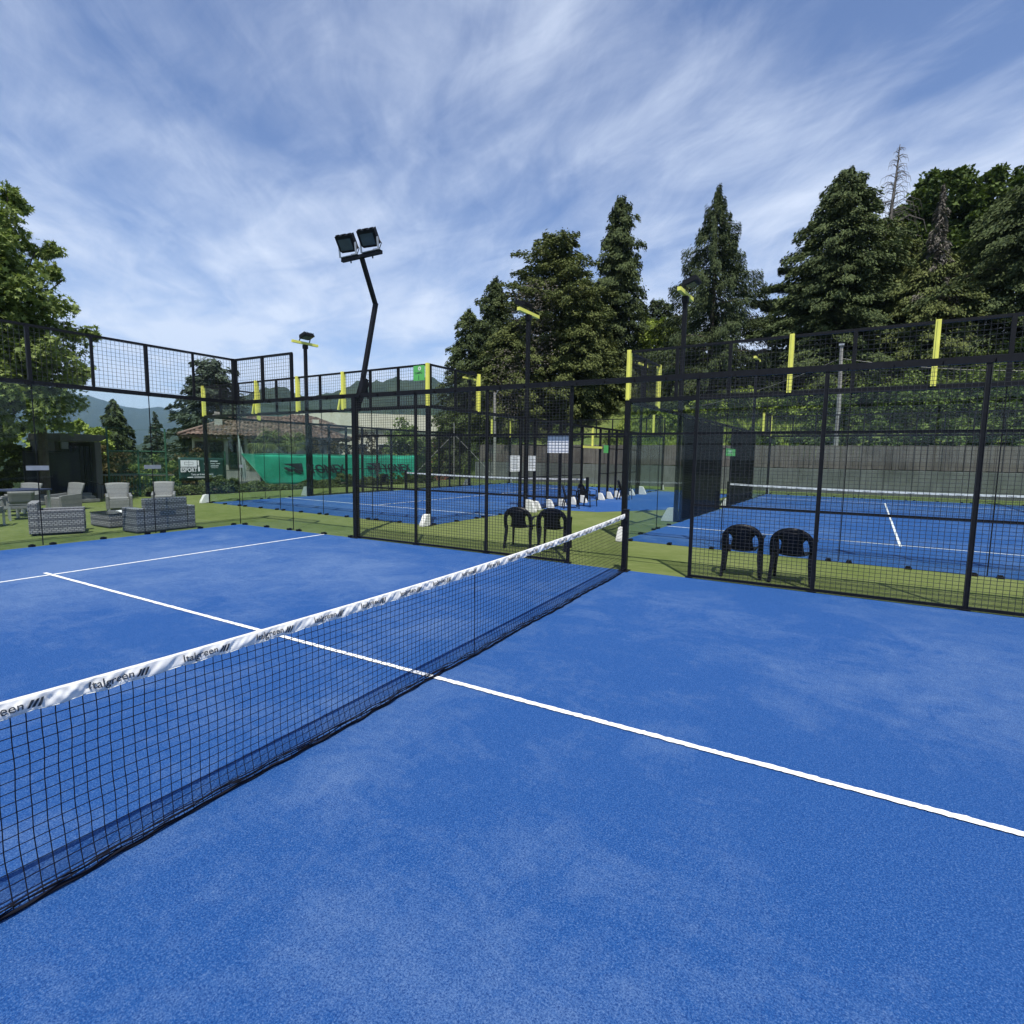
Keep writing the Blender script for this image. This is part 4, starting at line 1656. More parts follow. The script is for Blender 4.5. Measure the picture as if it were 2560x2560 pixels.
t = thing('shop_banner', 'dark green sports shop banner with white print, hung on the chain link fence', 'banner', (-20.78, 15.55, 0), R(90))
b = MB()
b.grid(lambda a, c: (-1.08 + 2.02 * a, .02 * math.sin(a * 6) * (1 - c), .58 + .98 * c - .02 * a), 16, 8)
b.build('cloth', M['banner_dark'], t, smooth=True, solid=.004)
b = MB()
b.box((-.66, -.022, 1.29), (.68, .004, .30))
cp = b.build('logo_panel', M['paper'], t)
b = MB()
for c, s in (((-.66, -.0255, 1.25), (.36, .002, .012)), ((-.66, -.0255, 1.36), (.36, .002, .012)), ((-.84, -.0255, 1.305), (.012, .002, .12)), ((-.48, -.0255, 1.305), (.012, .002, .12)), ((-.66, -.0255, 1.29), (.010, .002, .28)), ((-.66, -.0255, 1.17), (.66, .002, .012))):
    b.box(c, s)
b.build('logo_lines', M['grey_plastic'], cp)
b = MB()
for txt, sz, x0, z0, wdt, bold in (('ESPORT', .25, -1.02, .945, .80, .006), ('Tutto per il tennis, il padel', .105, -.58, .80, .86, .002), ('Azzate, Varese', .09, .28, 1.27, .82, .002), ('www', .06, .30, 1.10, 2.6, .001), ('2', .50, -.02, 1.0, .8, .004)):
    vs, fs = text_mesh(txt, sz, bold=bold, width=wdt)
    b.add([(x0 + a, -.026, z0 + c) for a, c in vs], fs)
b.box((-.235, -.024, 1.06), (.07, .003, .20))
b.box((-.255, -.024, 1.33), (.06, .003, .20))
b.box((-.245, -.024, 1.195), (.06, .003, .03))
b.box((.44, -.024, 1.40), (.34, .003, .045))
b.box((.47, -.024, 1.19), (.36, .003, .035))
b.box((-.62, -.024, .715), (.24, .003, .035))
b.box((.05, -.024, .735), (1.0, .003, .014))
b.box((.68, -.024, .765), (.2, .003, .04))
b.box((-.03, -.024, .69), (.85, .003, .016))
b.build('lettering', M['paper'], t)

t = thing('hanging_net', 'pale bundled netting hanging from a thin pole beside the green banner', 'netting', (-20.75, 17.15, 0), 0)
b = MB()
b.tube([(0, 0, 0), (0, 0.0, 2.75)], .025, 6)
b.build('pole', M['pole'], t)
b = MB()
for i in range(7):
    a0 = i * .9
    b.strip([(.02, .0, 2.66), (.05 * math.cos(a0), .06 + .05 * math.sin(a0), 2.1), (.08 * math.cos(a0), .16 + .12 * math.sin(a0), 1.3), (.07 * math.cos(a0 + 1), .25 + .13 * math.sin(a0), .55 + .1 * (i % 3))], (math.sin(a0), math.cos(a0), 0), [.03, .08, .13, .06], .01)
b.build('netting', M['netting'], t)

# ------------------------------------------------------------------ foliage tools


def diamonds(C, D, N, L, W_):
    """diamond leaves at C with long axis D, roughly normal to N"""
    D = D / (np.linalg.norm(D, axis=1)[:, None] + 1e-9)
    S = np.cross(D, N)
    S /= (np.linalg.norm(S, axis=1)[:, None] + 1e-9)
    L, W_ = L[:, None], W_[:, None]
    Nn = np.cross(S, D)
    V = np.stack([C - D * L * .5, C + S * W_ * .5 + Nn * L * .06, C + D * L * .5, C - S * W_ * .5 + Nn * L * .06], 1).reshape(-1, 3)
    i = np.arange(len(C))[:, None] * 4
    return V, i + np.arange(4)[None, :]


def conifer(name, label, loc, H, Rm, prof, nb, nl, mat, leaf=(.42, .15), droop=.55, lift=.15, base=0.0, lean=0.0, seedv=1, trunk_r=.28, patch=None, group='tall conifers behind the retaining wall', cat='conifer', spread=.38, jag=.22, hang=.5, fringe=0.0):
    rg = np.random.default_rng(seedv)
    t = thing(name, label, cat, loc, rg.uniform(0, 6.28), group)
    b_ = MB()
    tp = [(lean * k * H * .2, 0, H * k) for k in np.linspace(0, .97, 7)]
    b_.tube(tp, [trunk_r * (1 - .93 * k) for k in np.linspace(0, 1, 7)], 7)
    b_.build('trunk', M['bark'], t)
    tt = base + (1 - base) * (np.arange(nb) + rg.uniform(0, 1, nb)) / nb
    az = np.arange(nb) * 2.39996 + rg.normal(0, .25, nb)
    Rb = np.array([prof(k) for k in tt]) * Rm * (1 + rg.normal(0, jag, nb))
    Rb = np.maximum(Rb, .12)
    bi = rg.integers(0, nb, nl)
    wgt = Rb + .25
    bi = rg.choice(nb, nl, p=wgt / wgt.sum())
    ff = rg.uniform(.02, 1.0, nl) ** .62
    r = Rb[bi] * ff
    lat = rg.normal(0, 1, nl) * spread * (.35 + .65 * (1 - ff)) * np.minimum(Rb[bi], 2.5) * .55
    z = tt[bi] * H + lift * r - droop * r * ff * .6 + rg.normal(0, .12, nl) - np.abs(rg.normal(0, .18, nl)) * hang
    z = z - fringe * rg.uniform(0, 1, nl) ** 2 * (.3 + .7 * ff)
    o = np.stack([np.cos(az[bi]), np.sin(az[bi])], -1)
    s = np.stack([-np.sin(az[bi]), np.cos(az[bi])], -1)
    xy = o * r[:, None] + s * lat[:, None]
    C = np.stack([xy[:, 0] + lean * .2 * z, xy[:, 1], z], -1)
    D = np.stack([o[:, 0] + s[:, 0] * rg.normal(0, .5, nl), o[:, 1] + s[:, 1] * rg.normal(0, .5, nl), -hang - droop * ff + rg.normal(0, .35, nl)], -1)
    N = np.stack([rg.normal(0, .6, nl) + o[:, 0] * .4, rg.normal(0, .6, nl) + o[:, 1] * .4, rg.uniform(.2, 1.0, nl)], -1)
    L = leaf[0] * rg.uniform(.55, 1.35, nl)
    W_ = leaf[1] * rg.uniform(.6, 1.4, nl)
    V, F4 = diamonds(C, D, N, L, W_)
    link('crown', np_mesh('crown', V, F4), M[mat], t)
    b_ = MB()
    for k in range(0, nb, max(1, nb // 60)):
        a = az[k]
        zz = tt[k] * H
        e = Rb[k] * .85
        b_.tube([(0, 0, zz), (math.cos(a) * e * .5, math.sin(a) * e * .5, zz + lift * e * .5 - droop * e * .08), (math.cos(a) * e, math.sin(a) * e, zz + lift * e - droop * e * .5)], [.05, .035, .012], 4, caps=False)
    b_.build('limbs', M['bark'], t, kind='stuff')
    if patch:
        (pz, pa, pr, pn, pm) = patch
        n = pn
        aa = pa + rg.normal(0, .35, n)
        zz = pz[0] + (pz[1] - pz[0]) * rg.uniform(0, 1, n)
        rr = np.array([prof(k / H) for k in zz]) * Rm * rg.uniform(.75, 1.12, n)
        C = np.stack([np.cos(aa) * rr, np.sin(aa) * rr, zz], -1)
        D = np.stack([np.cos(aa) + rg.normal(0, .6, n), np.sin(aa) + rg.normal(0, .6, n), rg.normal(-.4, .4, n)], -1)
        N = rg.normal(0, 1, (n, 3))
        V, F4 = diamonds(C, D, N, leaf[0] * rg.uniform(.5, 1.1, n), leaf[1] * rg.uniform(.4, .9, n))
        link('dry_patch', np_mesh('dry_patch', V, F4), M[pm], t)
        t.rotation_euler = (0, 0, 0)
    return t


def leafy(name, label, loc, clumps, nl, mat, leaf=(.26, .2), trunk=None, seedv=1, group=None, cat='tree', star=False, flat=.75, fill=.35, sub=1.0, stem=(0, 0)):
    """clumps: list of (x, y, z, rx, ry, rz); leaves gather on the shells of many small sub-clumps"""
    rg = np.random.default_rng(seedv)
    t = thing(name, label, cat, loc, 0, group)
    vol = np.array([a[3] * a[4] * a[5] for a in clumps]) ** .67
    pr = vol / vol.sum()
    nsub = max(8, nl // 55)
    ci = rg.choice(len(clumps), nsub, p=pr)
    cl_ = np.array(clumps)[ci]
    u = rg.normal(0, 1, (nsub, 3))
    u /= np.linalg.norm(u, axis=1)[:, None]
    rad = rg.uniform(fill, 1.0, nsub)[:, None] ** .5
    sc = cl_[:, :3] + u * rad * cl_[:, 3:6]
    sr = np.clip(.20 * cl_[:, 3:6].min(axis=1), .12, .85) * rg.uniform(.7, 1.5, nsub) * sub
    li = rg.integers(0, nsub, nl)
    v = rg.normal(0, 1, (nl, 3))
    v /= np.linalg.norm(v, axis=1)[:, None]
    C = sc[li] + v * sr[li][:, None] * rg.uniform(.4, 1.1, nl)[:, None] * np.array([1, 1, flat])
    D = v + rg.normal(0, .6, (nl, 3)) + np.array([0, 0, -.35])
    N = v * .5 + rg.normal(0, .5, (nl, 3)) + np.array([0, 0, .6])
    L = leaf[0] * rg.uniform(.6, 1.3, nl)
    W_ = leaf[1] * rg.uniform(.7, 1.25, nl)
    if not star:
        V, F4 = diamonds(C, D, N, L, W_)
        link('crown', np_mesh('crown', V, F4), M[mat], t)
    else:
        D /= np.linalg.norm(D, axis=1)[:, None]
        S = np.cross(D, N)
        S /= np.linalg.norm(S, axis=1)[:, None]
        Nn = np.cross(S, D)
        ang = np.radians([-90, -62, -18, 8, 42, 66, 90, 114, 138, 172, 198, 242])
        rad_ = np.array([.16, .22, .46, .20, .55, .24, .62, .24, .55, .20, .46, .22])
        ca, sa = np.cos(ang) * rad_, np.sin(ang) * rad_
        P_ = C[:, None, :] + (S[:, None, :] * ca[None, :, None] + D[:, None, :] * sa[None, :, None] - Nn[:, None, :] * (ca ** 2)[None, :, None] * .7) * L[:, None, None] * 1.1
        V = P_.reshape(-1, 3)
        F12 = np.arange(nl)[:, None] * 12 + np.arange(12)[None, :]
        link('crown', np_mesh('crown', V, F12), M[mat], t)
    if trunk:
        b_ = MB()
        h0, r0 = trunk
        b_.tube([(stem[0], stem[1], -.3), (stem[0] + .05, stem[1] + .02, h0 * .4), (stem[0] * .5 - .05, stem[1] * .5 + .05, h0)], [r0 * 1.25, r0, r0 * .62], 9)
        b_.build('trunk', M['bark'], t)
        b_ = MB()
        for a in clumps:
            for k in range(3):
                e = np.array(a[:3]) * np.array([.9, .9, 1]) + rg.normal(0, .22, 3) * np.array(a[3:6])
                z0 = h0 * rg.uniform(.55, .98)
                mid = (e * .5 + np.array([0, 0, z0]) * .5) + rg.normal(0, .15, 3)
                b_.tube([(stem[0] * .7, stem[1] * .7, z0), tuple(mid), tuple(e)], [r0 * .45, r0 * .25, .02], 5, caps=False)
        b_.build('limbs', M['bark'], t, kind='stuff')
    return t


spire = lambda k: max(.02, (1 - k)) ** .85 * (1 if k > .06 else .7)
column = lambda k: min(1.0, (1.02 - k) / .30) ** .62 * (.85 + .15 * (1 - k))
cone = lambda k: max(.01, 1 - k) ** .52 * (.85 if k < .1 else 1)
egg = lambda k: max(.02, math.sin(math.pi * min(1, .18 + .80 * k))) ** .55
broad = lambda k: (min(1.0, (1.04 - k) / .34) ** .6) * (1 - .25 * max(0, .35 - k))

HB = 2.7    # top of the bank behind the wall
# the row of tall conifers, from left to right in the picture
SZ = (.235, .100)
GD = 'dark cypresses behind the courts'
conifer('cypress_tree', 'leftmost and lowest of the dark pointed conifers behind the courts', (-23.3, 39.6, .0), 13.6, 3.1, cone, 330, 49300, 'cypress_b', seedv=2, leaf=SZ, group=GD, hang=.25, jag=.28)
conifer('cypress_tree', 'slender pointed dark conifer left of the broad round-topped cypress', (-21.6, 40.9, .5), 15.7, 3.1, cone, 360, 60900, 'cypress_b', seedv=3, leaf=SZ, group=GD, hang=.25, jag=.28)
conifer('cypress_tree', 'broad round-topped dark cypress with bare brownish streaks, behind the lamp pole', (-17.3, 43.4, 2.2), 17.4, 3.7, broad, 420, 116000, 'cypress', seedv=4, leaf=(.255, .115), group=GD, hang=.2, droop=.25, jag=.3, patch=((6, 13), R(-100), 0, 2600, 'grey_leaf'))
conifer('cypress_tree', 'low bulky dark cypress filling the gap below the round-topped one', (-19.6, 40.6, 1.0), 11.6, 3.1, egg, 320, 66700, 'cypress', seedv=5, leaf=SZ, group=GD, hang=.25, jag=.3, patch=((3, 9), R(-70), 0, 1500, 'grey_leaf'))
conifer('cypress_tree', 'tall narrow columnar conifer, the sharpest spire in the middle of the picture', (-13.2, 46.9, 4.5), 18.6, 2.05, column, 400, 81200, 'cypress_b', seedv=6, leaf=SZ, group=GD, hang=.6, jag=.32)
conifer('cypress_tree', 'dark conifer spreading at the foot of the narrow columnar one', (-14.6, 43.0, 3.2), 12.0, 2.7, egg, 300, 60900, 'cypress', seedv=16, leaf=SZ, group=GD, hang=.3, jag=.3)
conifer('pine_tree', 'small pine top showing between the columnar conifer and the big spruce', (-12.0, 55.0, 7.4), 9.4, 3.0, egg, 90, 17400, 'spruce', seedv=7, leaf=(.38, .12), jag=.35, group='tall conifers behind the retaining wall')
conifer('spruce_tree', 'big spruce with drooping fringed branches, alone against the sky', (-5.3, 45.6, 5.2), 16.6, 6.1, spire, 165, 130500, 'spruce', seedv=8, leaf=(.24, .058), droop=.16, lift=-.05, jag=.20, hang=1.1, spread=.17, fringe=.85)
conifer('cedar_tree', 'massive dark conifer with long layered branches reaching left', (2.9, 46.6, 5.4), 16.0, 5.4, cone, 420, 139200, 'cypress_b', seedv=9, leaf=(.255, .105), droop=.5, jag=.24, hang=.4)
conifer('cedar_tree', 'half dead conifer with a bare grey top, tallest on the right', (5.8, 48.4, 6.0), 12.2, 3.8, cone, 260, 58000, 'cypress', seedv=10, leaf=(.255, .105), hang=.4, jag=.28)
conifer('cedar_tree', 'dark bushy conifer standing in front, below the dry grey spire', (8.0, 46.9, 4.9), 10.6, 5.2, cone, 400, 104400, 'cypress', seedv=11, leaf=(.255, .105), hang=.4, jag=.28)
conifer('dry_conifer', 'narrow dry grey conifer spire rising out of the dark bushy conifers on the right', (8.1, 45.9, 7.0), 12.0, 1.5, spire, 150, 9000, 'grey_leaf', seedv=17, leaf=(.30, .06), hang=.5, jag=.35, trunk_r=.16)
conifer('cedar_tree', 'dark conifer mass cut by the right edge of the picture', (12.6, 46.9, 4.9), 13.6, 4.3, egg, 400, 95700, 'cypress_b', seedv=12, leaf=(.255, .105), droop=.6, hang=.4, jag=.28)
# layered long branches of the cedar that reach left over the sky
t = thing('cedar_tree', 'flat layered cedar boughs between the drooping spruce and the massive conifer', 'conifer', (1.2, 48.4, 6.2), 0, 'tall conifers behind the retaining wall')
rg = np.random.default_rng(77)
b = MB()
b.tube([(0, 0, 0), (.1, 0, 5.5), (.3, 0, 11.0)], [.35, .28, .1], 8)
b.build('trunk', M['bark'], t)
CC, DD, NN = [], [], []
b = MB()
for zb, ln, azd in ((3.6, 4.2, 172), (4.8, 4.4, 188), (5.9, 4.6, 176), (7.2, 4.2, 184), (8.4, 3.6, 170), (9.5, 2.4, 185), (4.2, 3.4, 215), (6.5, 3.6, 205), (5.2, 3.5, 150), (7.8, 3.0, 220), (3.0, 4.0, 195)):
    a0 = R(azd)
    n = int(1250 * ln)
    ff = rg.uniform(.1, 1, n)
    lat = rg.normal(0, .34, n) * (1.1 - .8 * ff)
    cx_, sx_ = math.cos(a0), math.sin(a0)
    CC.append(np.stack([cx_ * ff * ln - sx_ * lat, sx_ * ff * ln + cx_ * lat, zb + .25 * ff * ln - .14 * (ff * ln) ** 1.5 * .6 + rg.normal(0, .07, n) - .35 * rg.uniform(0, 1, n) ** 3], -1))
    DD.append(np.stack([cx_ + rg.normal(0, .5, n), sx_ + rg.normal(0, .5, n), rg.normal(-.45, .3, n)], -1))
    NN.append(np.stack([rg.normal(0, .3, n), rg.normal(0, .3, n), np.ones(n)], -1))
    b.tube([(0, 0, zb), (cx_ * ln * .5, sx_ * ln * .5, zb + .1 * ln), (cx_ * ln, sx_ * ln, zb + .25 * ln - .084 * ln ** 1.5)], [.10, .06, .02], 5, caps=False)
b.build('limbs', M['bark'], t)
CC, DD, NN = np.concatenate(CC), np.concatenate(DD), np.concatenate(NN)
V, F4 = diamonds(CC, DD, NN, .25 * rg.uniform(.6, 1.3, len(CC)), .07 * rg.uniform(.6, 1.3, len(CC)))
link('crown', np_mesh('crown', V, F4), M['blue_spruce'], t)
# bare dead top of the half dead conifer
t = thing('dead_tree_top', 'bare grey dead conifer spire with drooping leafless twigs, highest point on the right', 'dead tree', (5.5, 48.5, 15.0), 0)
b = MB()
b.tube([(0, 0, 0), (.05, 0, 3.0), (.22, 0, 6.0), (.30, 0, 8.2)], [.17, .13, .07, .02], 7)
b.build('trunk', M['dead'], t)
b = MB()
for i in range(150):
    z0 = rg.uniform(1.0, 8.0)
    ln = (8.6 - z0) * rg.uniform(.16, .38) + .15
    a0 = rg.uniform(0, 6.28)
    cx_, sx_ = math.cos(a0) * ln, math.sin(a0) * ln
    xo = .035 * z0
    b.tube([(xo, 0, z0), (xo + cx_ * .5, sx_ * .5, z0 + .18 * ln), (xo + cx_ * .9, sx_ * .9, z0 - .05 * ln), (xo + cx_, sx_, z0 - .45 * ln)], [.022, .016, .010, .005], 4, caps=False)
b.build('twigs', M['dead'], t)

leafy('light_green_tree', 'light yellowish green tree between the columnar conifer and the spruce', (-10.3, 49.5, 6.8), [(0, 0, 4.6, 2.2, 2.0, 2.2), (-1.4, -.3, 2.8, 1.9, 1.6, 1.8), (1.5, 0, 2.6, 1.9, 1.6, 1.9)], 16000, 'lime', leaf=(.27, .17), trunk=(4.0, .2), seedv=21, group='broadleaf trees on the bank')
leafy('broadleaf_tree', 'dark rounded broadleaf crown behind the dead spire, left of a twin', (9.2, 56.0, 7.3), [(0, 0, 14.4, 2.3, 2.6, 2.2), (-1.8, 0, 12.2, 2.3, 2.2, 2.3), (1.4, -.2, 12.0, 2.3, 2.4, 2.5), (0, 0, 9.2, 3.0, 3.0, 3.4)], 34000, 'broad', leaf=(.34, .24), trunk=(10.0, .3), seedv=22, group='broadleaf trees on the bank')
leafy('broadleaf_tree', 'dark rounded broadleaf crown near the right edge, right of its twin', (13.2, 56.4, 7.3), [(-.6, 0, 14.2, 2.3, 2.4, 2.0), (1.8, 0, 13.2, 2.2, 2.2, 2.0), (-.2, 0, 11.2, 2.8, 2.8, 3.0), (2.6, 0, 10.2, 3.0, 2.8, 3.2)], 34000, 'broad', leaf=(.34, .24), trunk=(10.0, .3), seedv=23, group='broadleaf trees on the bank')

for x, y, hh, lab, sd in ((-7.6, 57.0, 4.2, 'dark low tree behind the big spruce, left side', 24), (-3.0, 58.0, 3.6, 'dark low tree behind the big spruce, right side', 25), (1.8, 57.5, 4.4, 'dark low tree behind the layered cedar boughs', 26), (-16.5, 54.0, 5.5, 'dark tree far behind the columnar conifer', 27)):
    leafy('broadleaf_tree', lab, (x, y, 7.3), [(0, 0, hh - 1.6, 2.8, 2.0, 1.8), (-1.6, 0, hh - 2.4, 2.2, 2.0, 1.8), (1.7, 0, hh - 2.2, 2.2, 2.0, 1.7)], 9000, 'broad', leaf=(.36, .25), trunk=(hh - 1.5, .2), seedv=sd, group='broadleaf trees on the bank')
# undergrowth of the bank
BK = [(-6.8, 39.6, 2.6, 1.5, 1.5, 'lime', 'pale green bush left of the right court glass, in front of dark conifers'),
      (-9.6, 39.2, 2.2, 1.5, 1.2, 'lime', 'bright green bush above the brown board wall'),
      (-14.5, 39.4, 1.6, 1.8, 1.6, 'shrub', 'dull green bush at the foot of the round-topped cypress'),
      (-18.0, 38.6, 1.0, 1.8, 1.7, 'shrub', 'dull green bush behind the grey street lamp'),
      (-2.2, 43.0, 4.7, 2.2, 1.3, 'lime', 'bright sunlit bush on the grassy bank under the spruce'),
      (-4.6, 42.6, 4.5, 1.8, 1.2, 'lime', 'bright sunlit bush left on the grassy bank'),
      (1.2, 42.4, 4.4, 1.9, 1.4, 'lime', 'bright bush at the right end of the sunlit bank'),
      (4.4, 41.4, 4.0, 2.3, 1.8, 'shrub', 'shady bush on the bank just right of the wooden utility pole'),
      (7.4, 41.4, 4.0, 2.4, 1.9, 'shrub', 'shady bush on the bank below the dry grey spire'),
      (10.4, 41.2, 4.0, 2.4, 1.9, 'shrub', 'shady bush on the bank near the right edge'),
      (2.2, 38.7, 2.6, 1.6, .9, 'shrub', 'low ivy-like shrub over the wall top behind the utility pole'),
      (5.2, 38.6, 2.6, 1.7, .9, 'shrub', 'low shrub over the wall top in the middle of the right court'),
      (8.2, 38.6, 2.6, 1.7, 1.0, 'shrub', 'low shrub spilling over the wall top toward the right'),
      (11.0, 38.6, 2.6, 1.6, 1.0, 'shrub', 'low shrub spilling over the wall top at the right edge'),
      (-1.2, 38.7, 2.6, 1.5, .8, 'shrub', 'low shrub over the wall top at the dark mesh corner'),
      (13.6, 41.0, 3.8, 2.2, 2.2, 'shrub', 'tall shady bush at the right edge of the bank'),
      (3.6, 43.6, 5.2, 2.4, 2.0, 'broad', 'dark bush in deep shade under the massive conifer'),
      (7.4, 43.8, 5.2, 2.6, 2.2, 'broad', 'dark bush in deep shade under the dry grey spire'),
      (11.6, 43.8, 5.2, 2.6, 2.4, 'broad', 'dark bush in deep shade by the right edge')]
for i, (x, y, z, r_, h_, mt, lab) in enumerate(BK):
    leafy('bush', lab, (x, y, z - .6), [(0, 0, .6 + h_ * .6, r_, r_ * .8, h_), (-r_ * .6, .2, .5 + h_ * .4, r_ * .7, r_ * .6, h_ * .7), (r_ * .65, .1, .5 + h_ * .45, r_ * .7, r_ * .6, h_ * .75)],
          int(5200 * r_), mt, leaf=(.20, .12), seedv=40 + i, group='bushes on the bank', cat='bush')

# ground cover on the bank: tufts of long grass and weeds
n = 16000
gx = rg.uniform(-11, 3.5, n)
gy = rg.uniform(37.9, 50, n)
gz = terrain_h(gx, gy)
C = np.stack([gx, gy, gz + .14], -1)
D = np.stack([rg.normal(0, .5, n), rg.normal(0, .5, n), np.ones(n)], -1)
N = np.stack([rg.normal(0, .5, n), -np.ones(n), rg.normal(0, .2, n)], -1)
V, F4 = diamonds(C, D, N, .42 * rg.uniform(.5, 1.3, n), .10 * rg.uniform(.6, 1.4, n))
tag(link('bank_grass', np_mesh('bank_grass', V, F4), M['lime']), 'long bright grass and weeds on the bank', 'grass', kind='stuff')

# ------------------------------------------------------------------ trees on the left
conifer('cedar_tree', 'blue-green cedar with a broad flat crown behind the tiled villa', (-44.3, 30.6, -3.5), 13.2, 3.0, egg, 190, 26000, 'blue_spruce', seedv=31, leaf=(.42, .15), jag=.3, droop=.35, group='conifers on the left', hang=.2, base=.12)
conifer('spruce_tree', 'dense dark green pyramid spruce in front of the mountain', (-52.2, 26.4, -4.5), 10.6, 2.5, cone, 170, 17000, 'spruce', seedv=32, leaf=(.40, .15), group='conifers on the left', hang=.3)
conifer('spruce_tree', 'open spruce with tiered upturned boughs in front of the mountain', (-50.6, 29.0, -4.5), 9.7, 2.7, spire, 80, 7000, 'blue_spruce', seedv=33, leaf=(.36, .12), droop=.1, lift=.1, group='conifers on the left', hang=.1, spread=.22)
conifer('spruce_tree', 'small far spruce top just left of the villa chimney', (-58.0, 39.5, -4.5), 8.8, 1.6, spire, 70, 4000, 'spruce', seedv=34, leaf=(.40, .15), group='conifers on the left')

leafy('maple_tree', 'large green maple with star-shaped leaves at the left edge of the picture', (-20.3, 8.9, 0),
      [(.2, -.2, 8.9, .95, 1.0, .9), (.2, -.5, 8.0, 1.5, 1.6, 1.1), (.3, -.1, 6.9, 1.7, 1.7, 1.2), (.2, .2, 5.9, 1.8, 1.9, 1.2), (.3, .4, 4.9, 1.8, 1.9, 1.1), (.2, .3, 4.0, 1.8, 1.9, 1.0), (.1, .0, 3.2, 1.7, 1.9, .9), (.0, -1.2, 2.6, 1.5, 1.8, .7),
       (-.6, -2.4, 7.0, 2.2, 2.2, 2.0), (-.4, -2.4, 4.6, 2.2, 2.2, 1.8), (.3, 2.1, 5.9, .65, .6, .35), (.35, 1.7, 6.7, .5, .5, .35), (.2, 1.5, 7.6, .4, .5, .35), (.1, 1.3, 8.3, .35, .5, .3), (.1, .6, 9.7, .35, .45, .35), (.3, 1.8, 4.4, .5, .5, .35), (.2, 1.7, 3.4, .45, .45, .3)],
      36000, 'maple', leaf=(.18, .18), trunk=(6.0, .13), seedv=51, star=True, fill=.1, sub=1.7, stem=(0, .85))
for (x, y, z, r_, h_, mt, lab, sd, n_) in ((-25.4, 13.6, -1.6, 1.15, 1.7, 'rust', 'rusty green bushy tree behind the fence right of the shed', 61, 7000),
                                         (-25.6, 16.1, -1.8, 1.0, 1.3, 'shrub', 'dark green bush between the two rusty trees', 62, 5000),
                                         (-26.0, 18.2, -1.9, 1.35, 1.65, 'rust', 'rusty brown leaved tree above the dark shop banner', 63, 8000),
                                         (-27.5, 14.8, -2.2, 1.6, 1.9, 'rust', 'rust tinged dense tree rising behind the tall green fence posts', 64, 7000)):
    leafy('garden_tree', lab, (x, y, z), [(0, 0, 2.2, r_, r_, h_), (-r_ * .5, .6, 1.6, r_ * .8, r_ * .8, h_ * .7), (.3, -.7, 1.7, r_ * .8, r_ * .9, h_ * .8)], n_, mt, leaf=(.17, .12), trunk=(2.4, .1), seedv=sd, group='garden trees behind the fence')
leafy('yellowing_tree', 'yellowing small tree above the shed roof', (-27.0, 12.4, -2.4), [(0, 0, 4.6, 1.6, 1.8, 1.0), (0, 1.4, 4.7, 1.2, 1.3, .8)], 4200, 'lime', leaf=(.2, .13), trunk=(4.0, .1), seedv=65, group='garden trees behind the fence')
leafy('shade_hedge', 'tall dark hedge in the shade under the maple behind the terrace', (-22.4, 6.2, 0), [(0, -3.2, 1.4, 1.0, 2.2, 1.6), (0, 0, 1.5, 1.0, 2.2, 1.7), (.2, 2.2, 1.4, .9, 1.8, 1.6), (-.5, 3.6, 1.5, .7, 1.1, 1.5)], 16000, 'broad', leaf=(.20, .13), seedv=66, cat='hedge')
# clipped hedge plants along the fence
HP = [(-20.35, 13.4 + 1.02 * k, .16 + .05 * math.sin(k * 2.1), .62) for k in range(15)]
t = thing('flower_hedge', 'low leafy hedge with pale leaf tips along the foot of the fence', 'hedge', (-20.35, 13.0, 0), 0)
rg2 = np.random.default_rng(71)
n = 15000
hy = rg2.uniform(0, 14.8, n)
ang = rg2.uniform(0, math.pi, n)
rad_ = rg2.uniform(.75, 1.08, n)
hh = .27 + .10 * np.sin(hy * 1.7) + .05 * np.sin(hy * 4.3)
C = np.stack([np.cos(ang) * .34 * rad_, hy, .05 + np.sin(ang) * hh * rad_], -1)
D = np.stack([np.cos(ang) + rg2.normal(0, .5, n), rg2.normal(0, .7, n), np.sin(ang) + rg2.normal(0, .5, n)], -1)
V, F4 = diamonds(C, D, rg2.normal(0, 1, (n, 3)), .11 * rg2.uniform(.6, 1.3, n), .06 * rg2.uniform(.6, 1.3, n))
link('leaves', np_mesh('leaves', V, F4), M['hedge'], t)
b = MB()
b.grid(lambda a, c: (.27 * math.cos(math.pi * c), 14.7 * a + .05, .24 * math.sin(math.pi * c)), 30, 8)
b.build('stems', M['bark'], t)
for y_, h_, lab, sd in ((16.0, .75, 'taller shrub in the hedge below the dark shop banner', 72), (23.2, .7, 'rounded shrub in the hedge below the first dark word of the green banner', 73)):
    leafy('hedge_shrub', lab, (-20.3, y_, 0), [(0, 0, h_ * .5, .45, .9, h_ * .5)], 2600, 'hedge', leaf=(.11, .06), seedv=sd, group='shrubs in the hedge', cat='shrub')


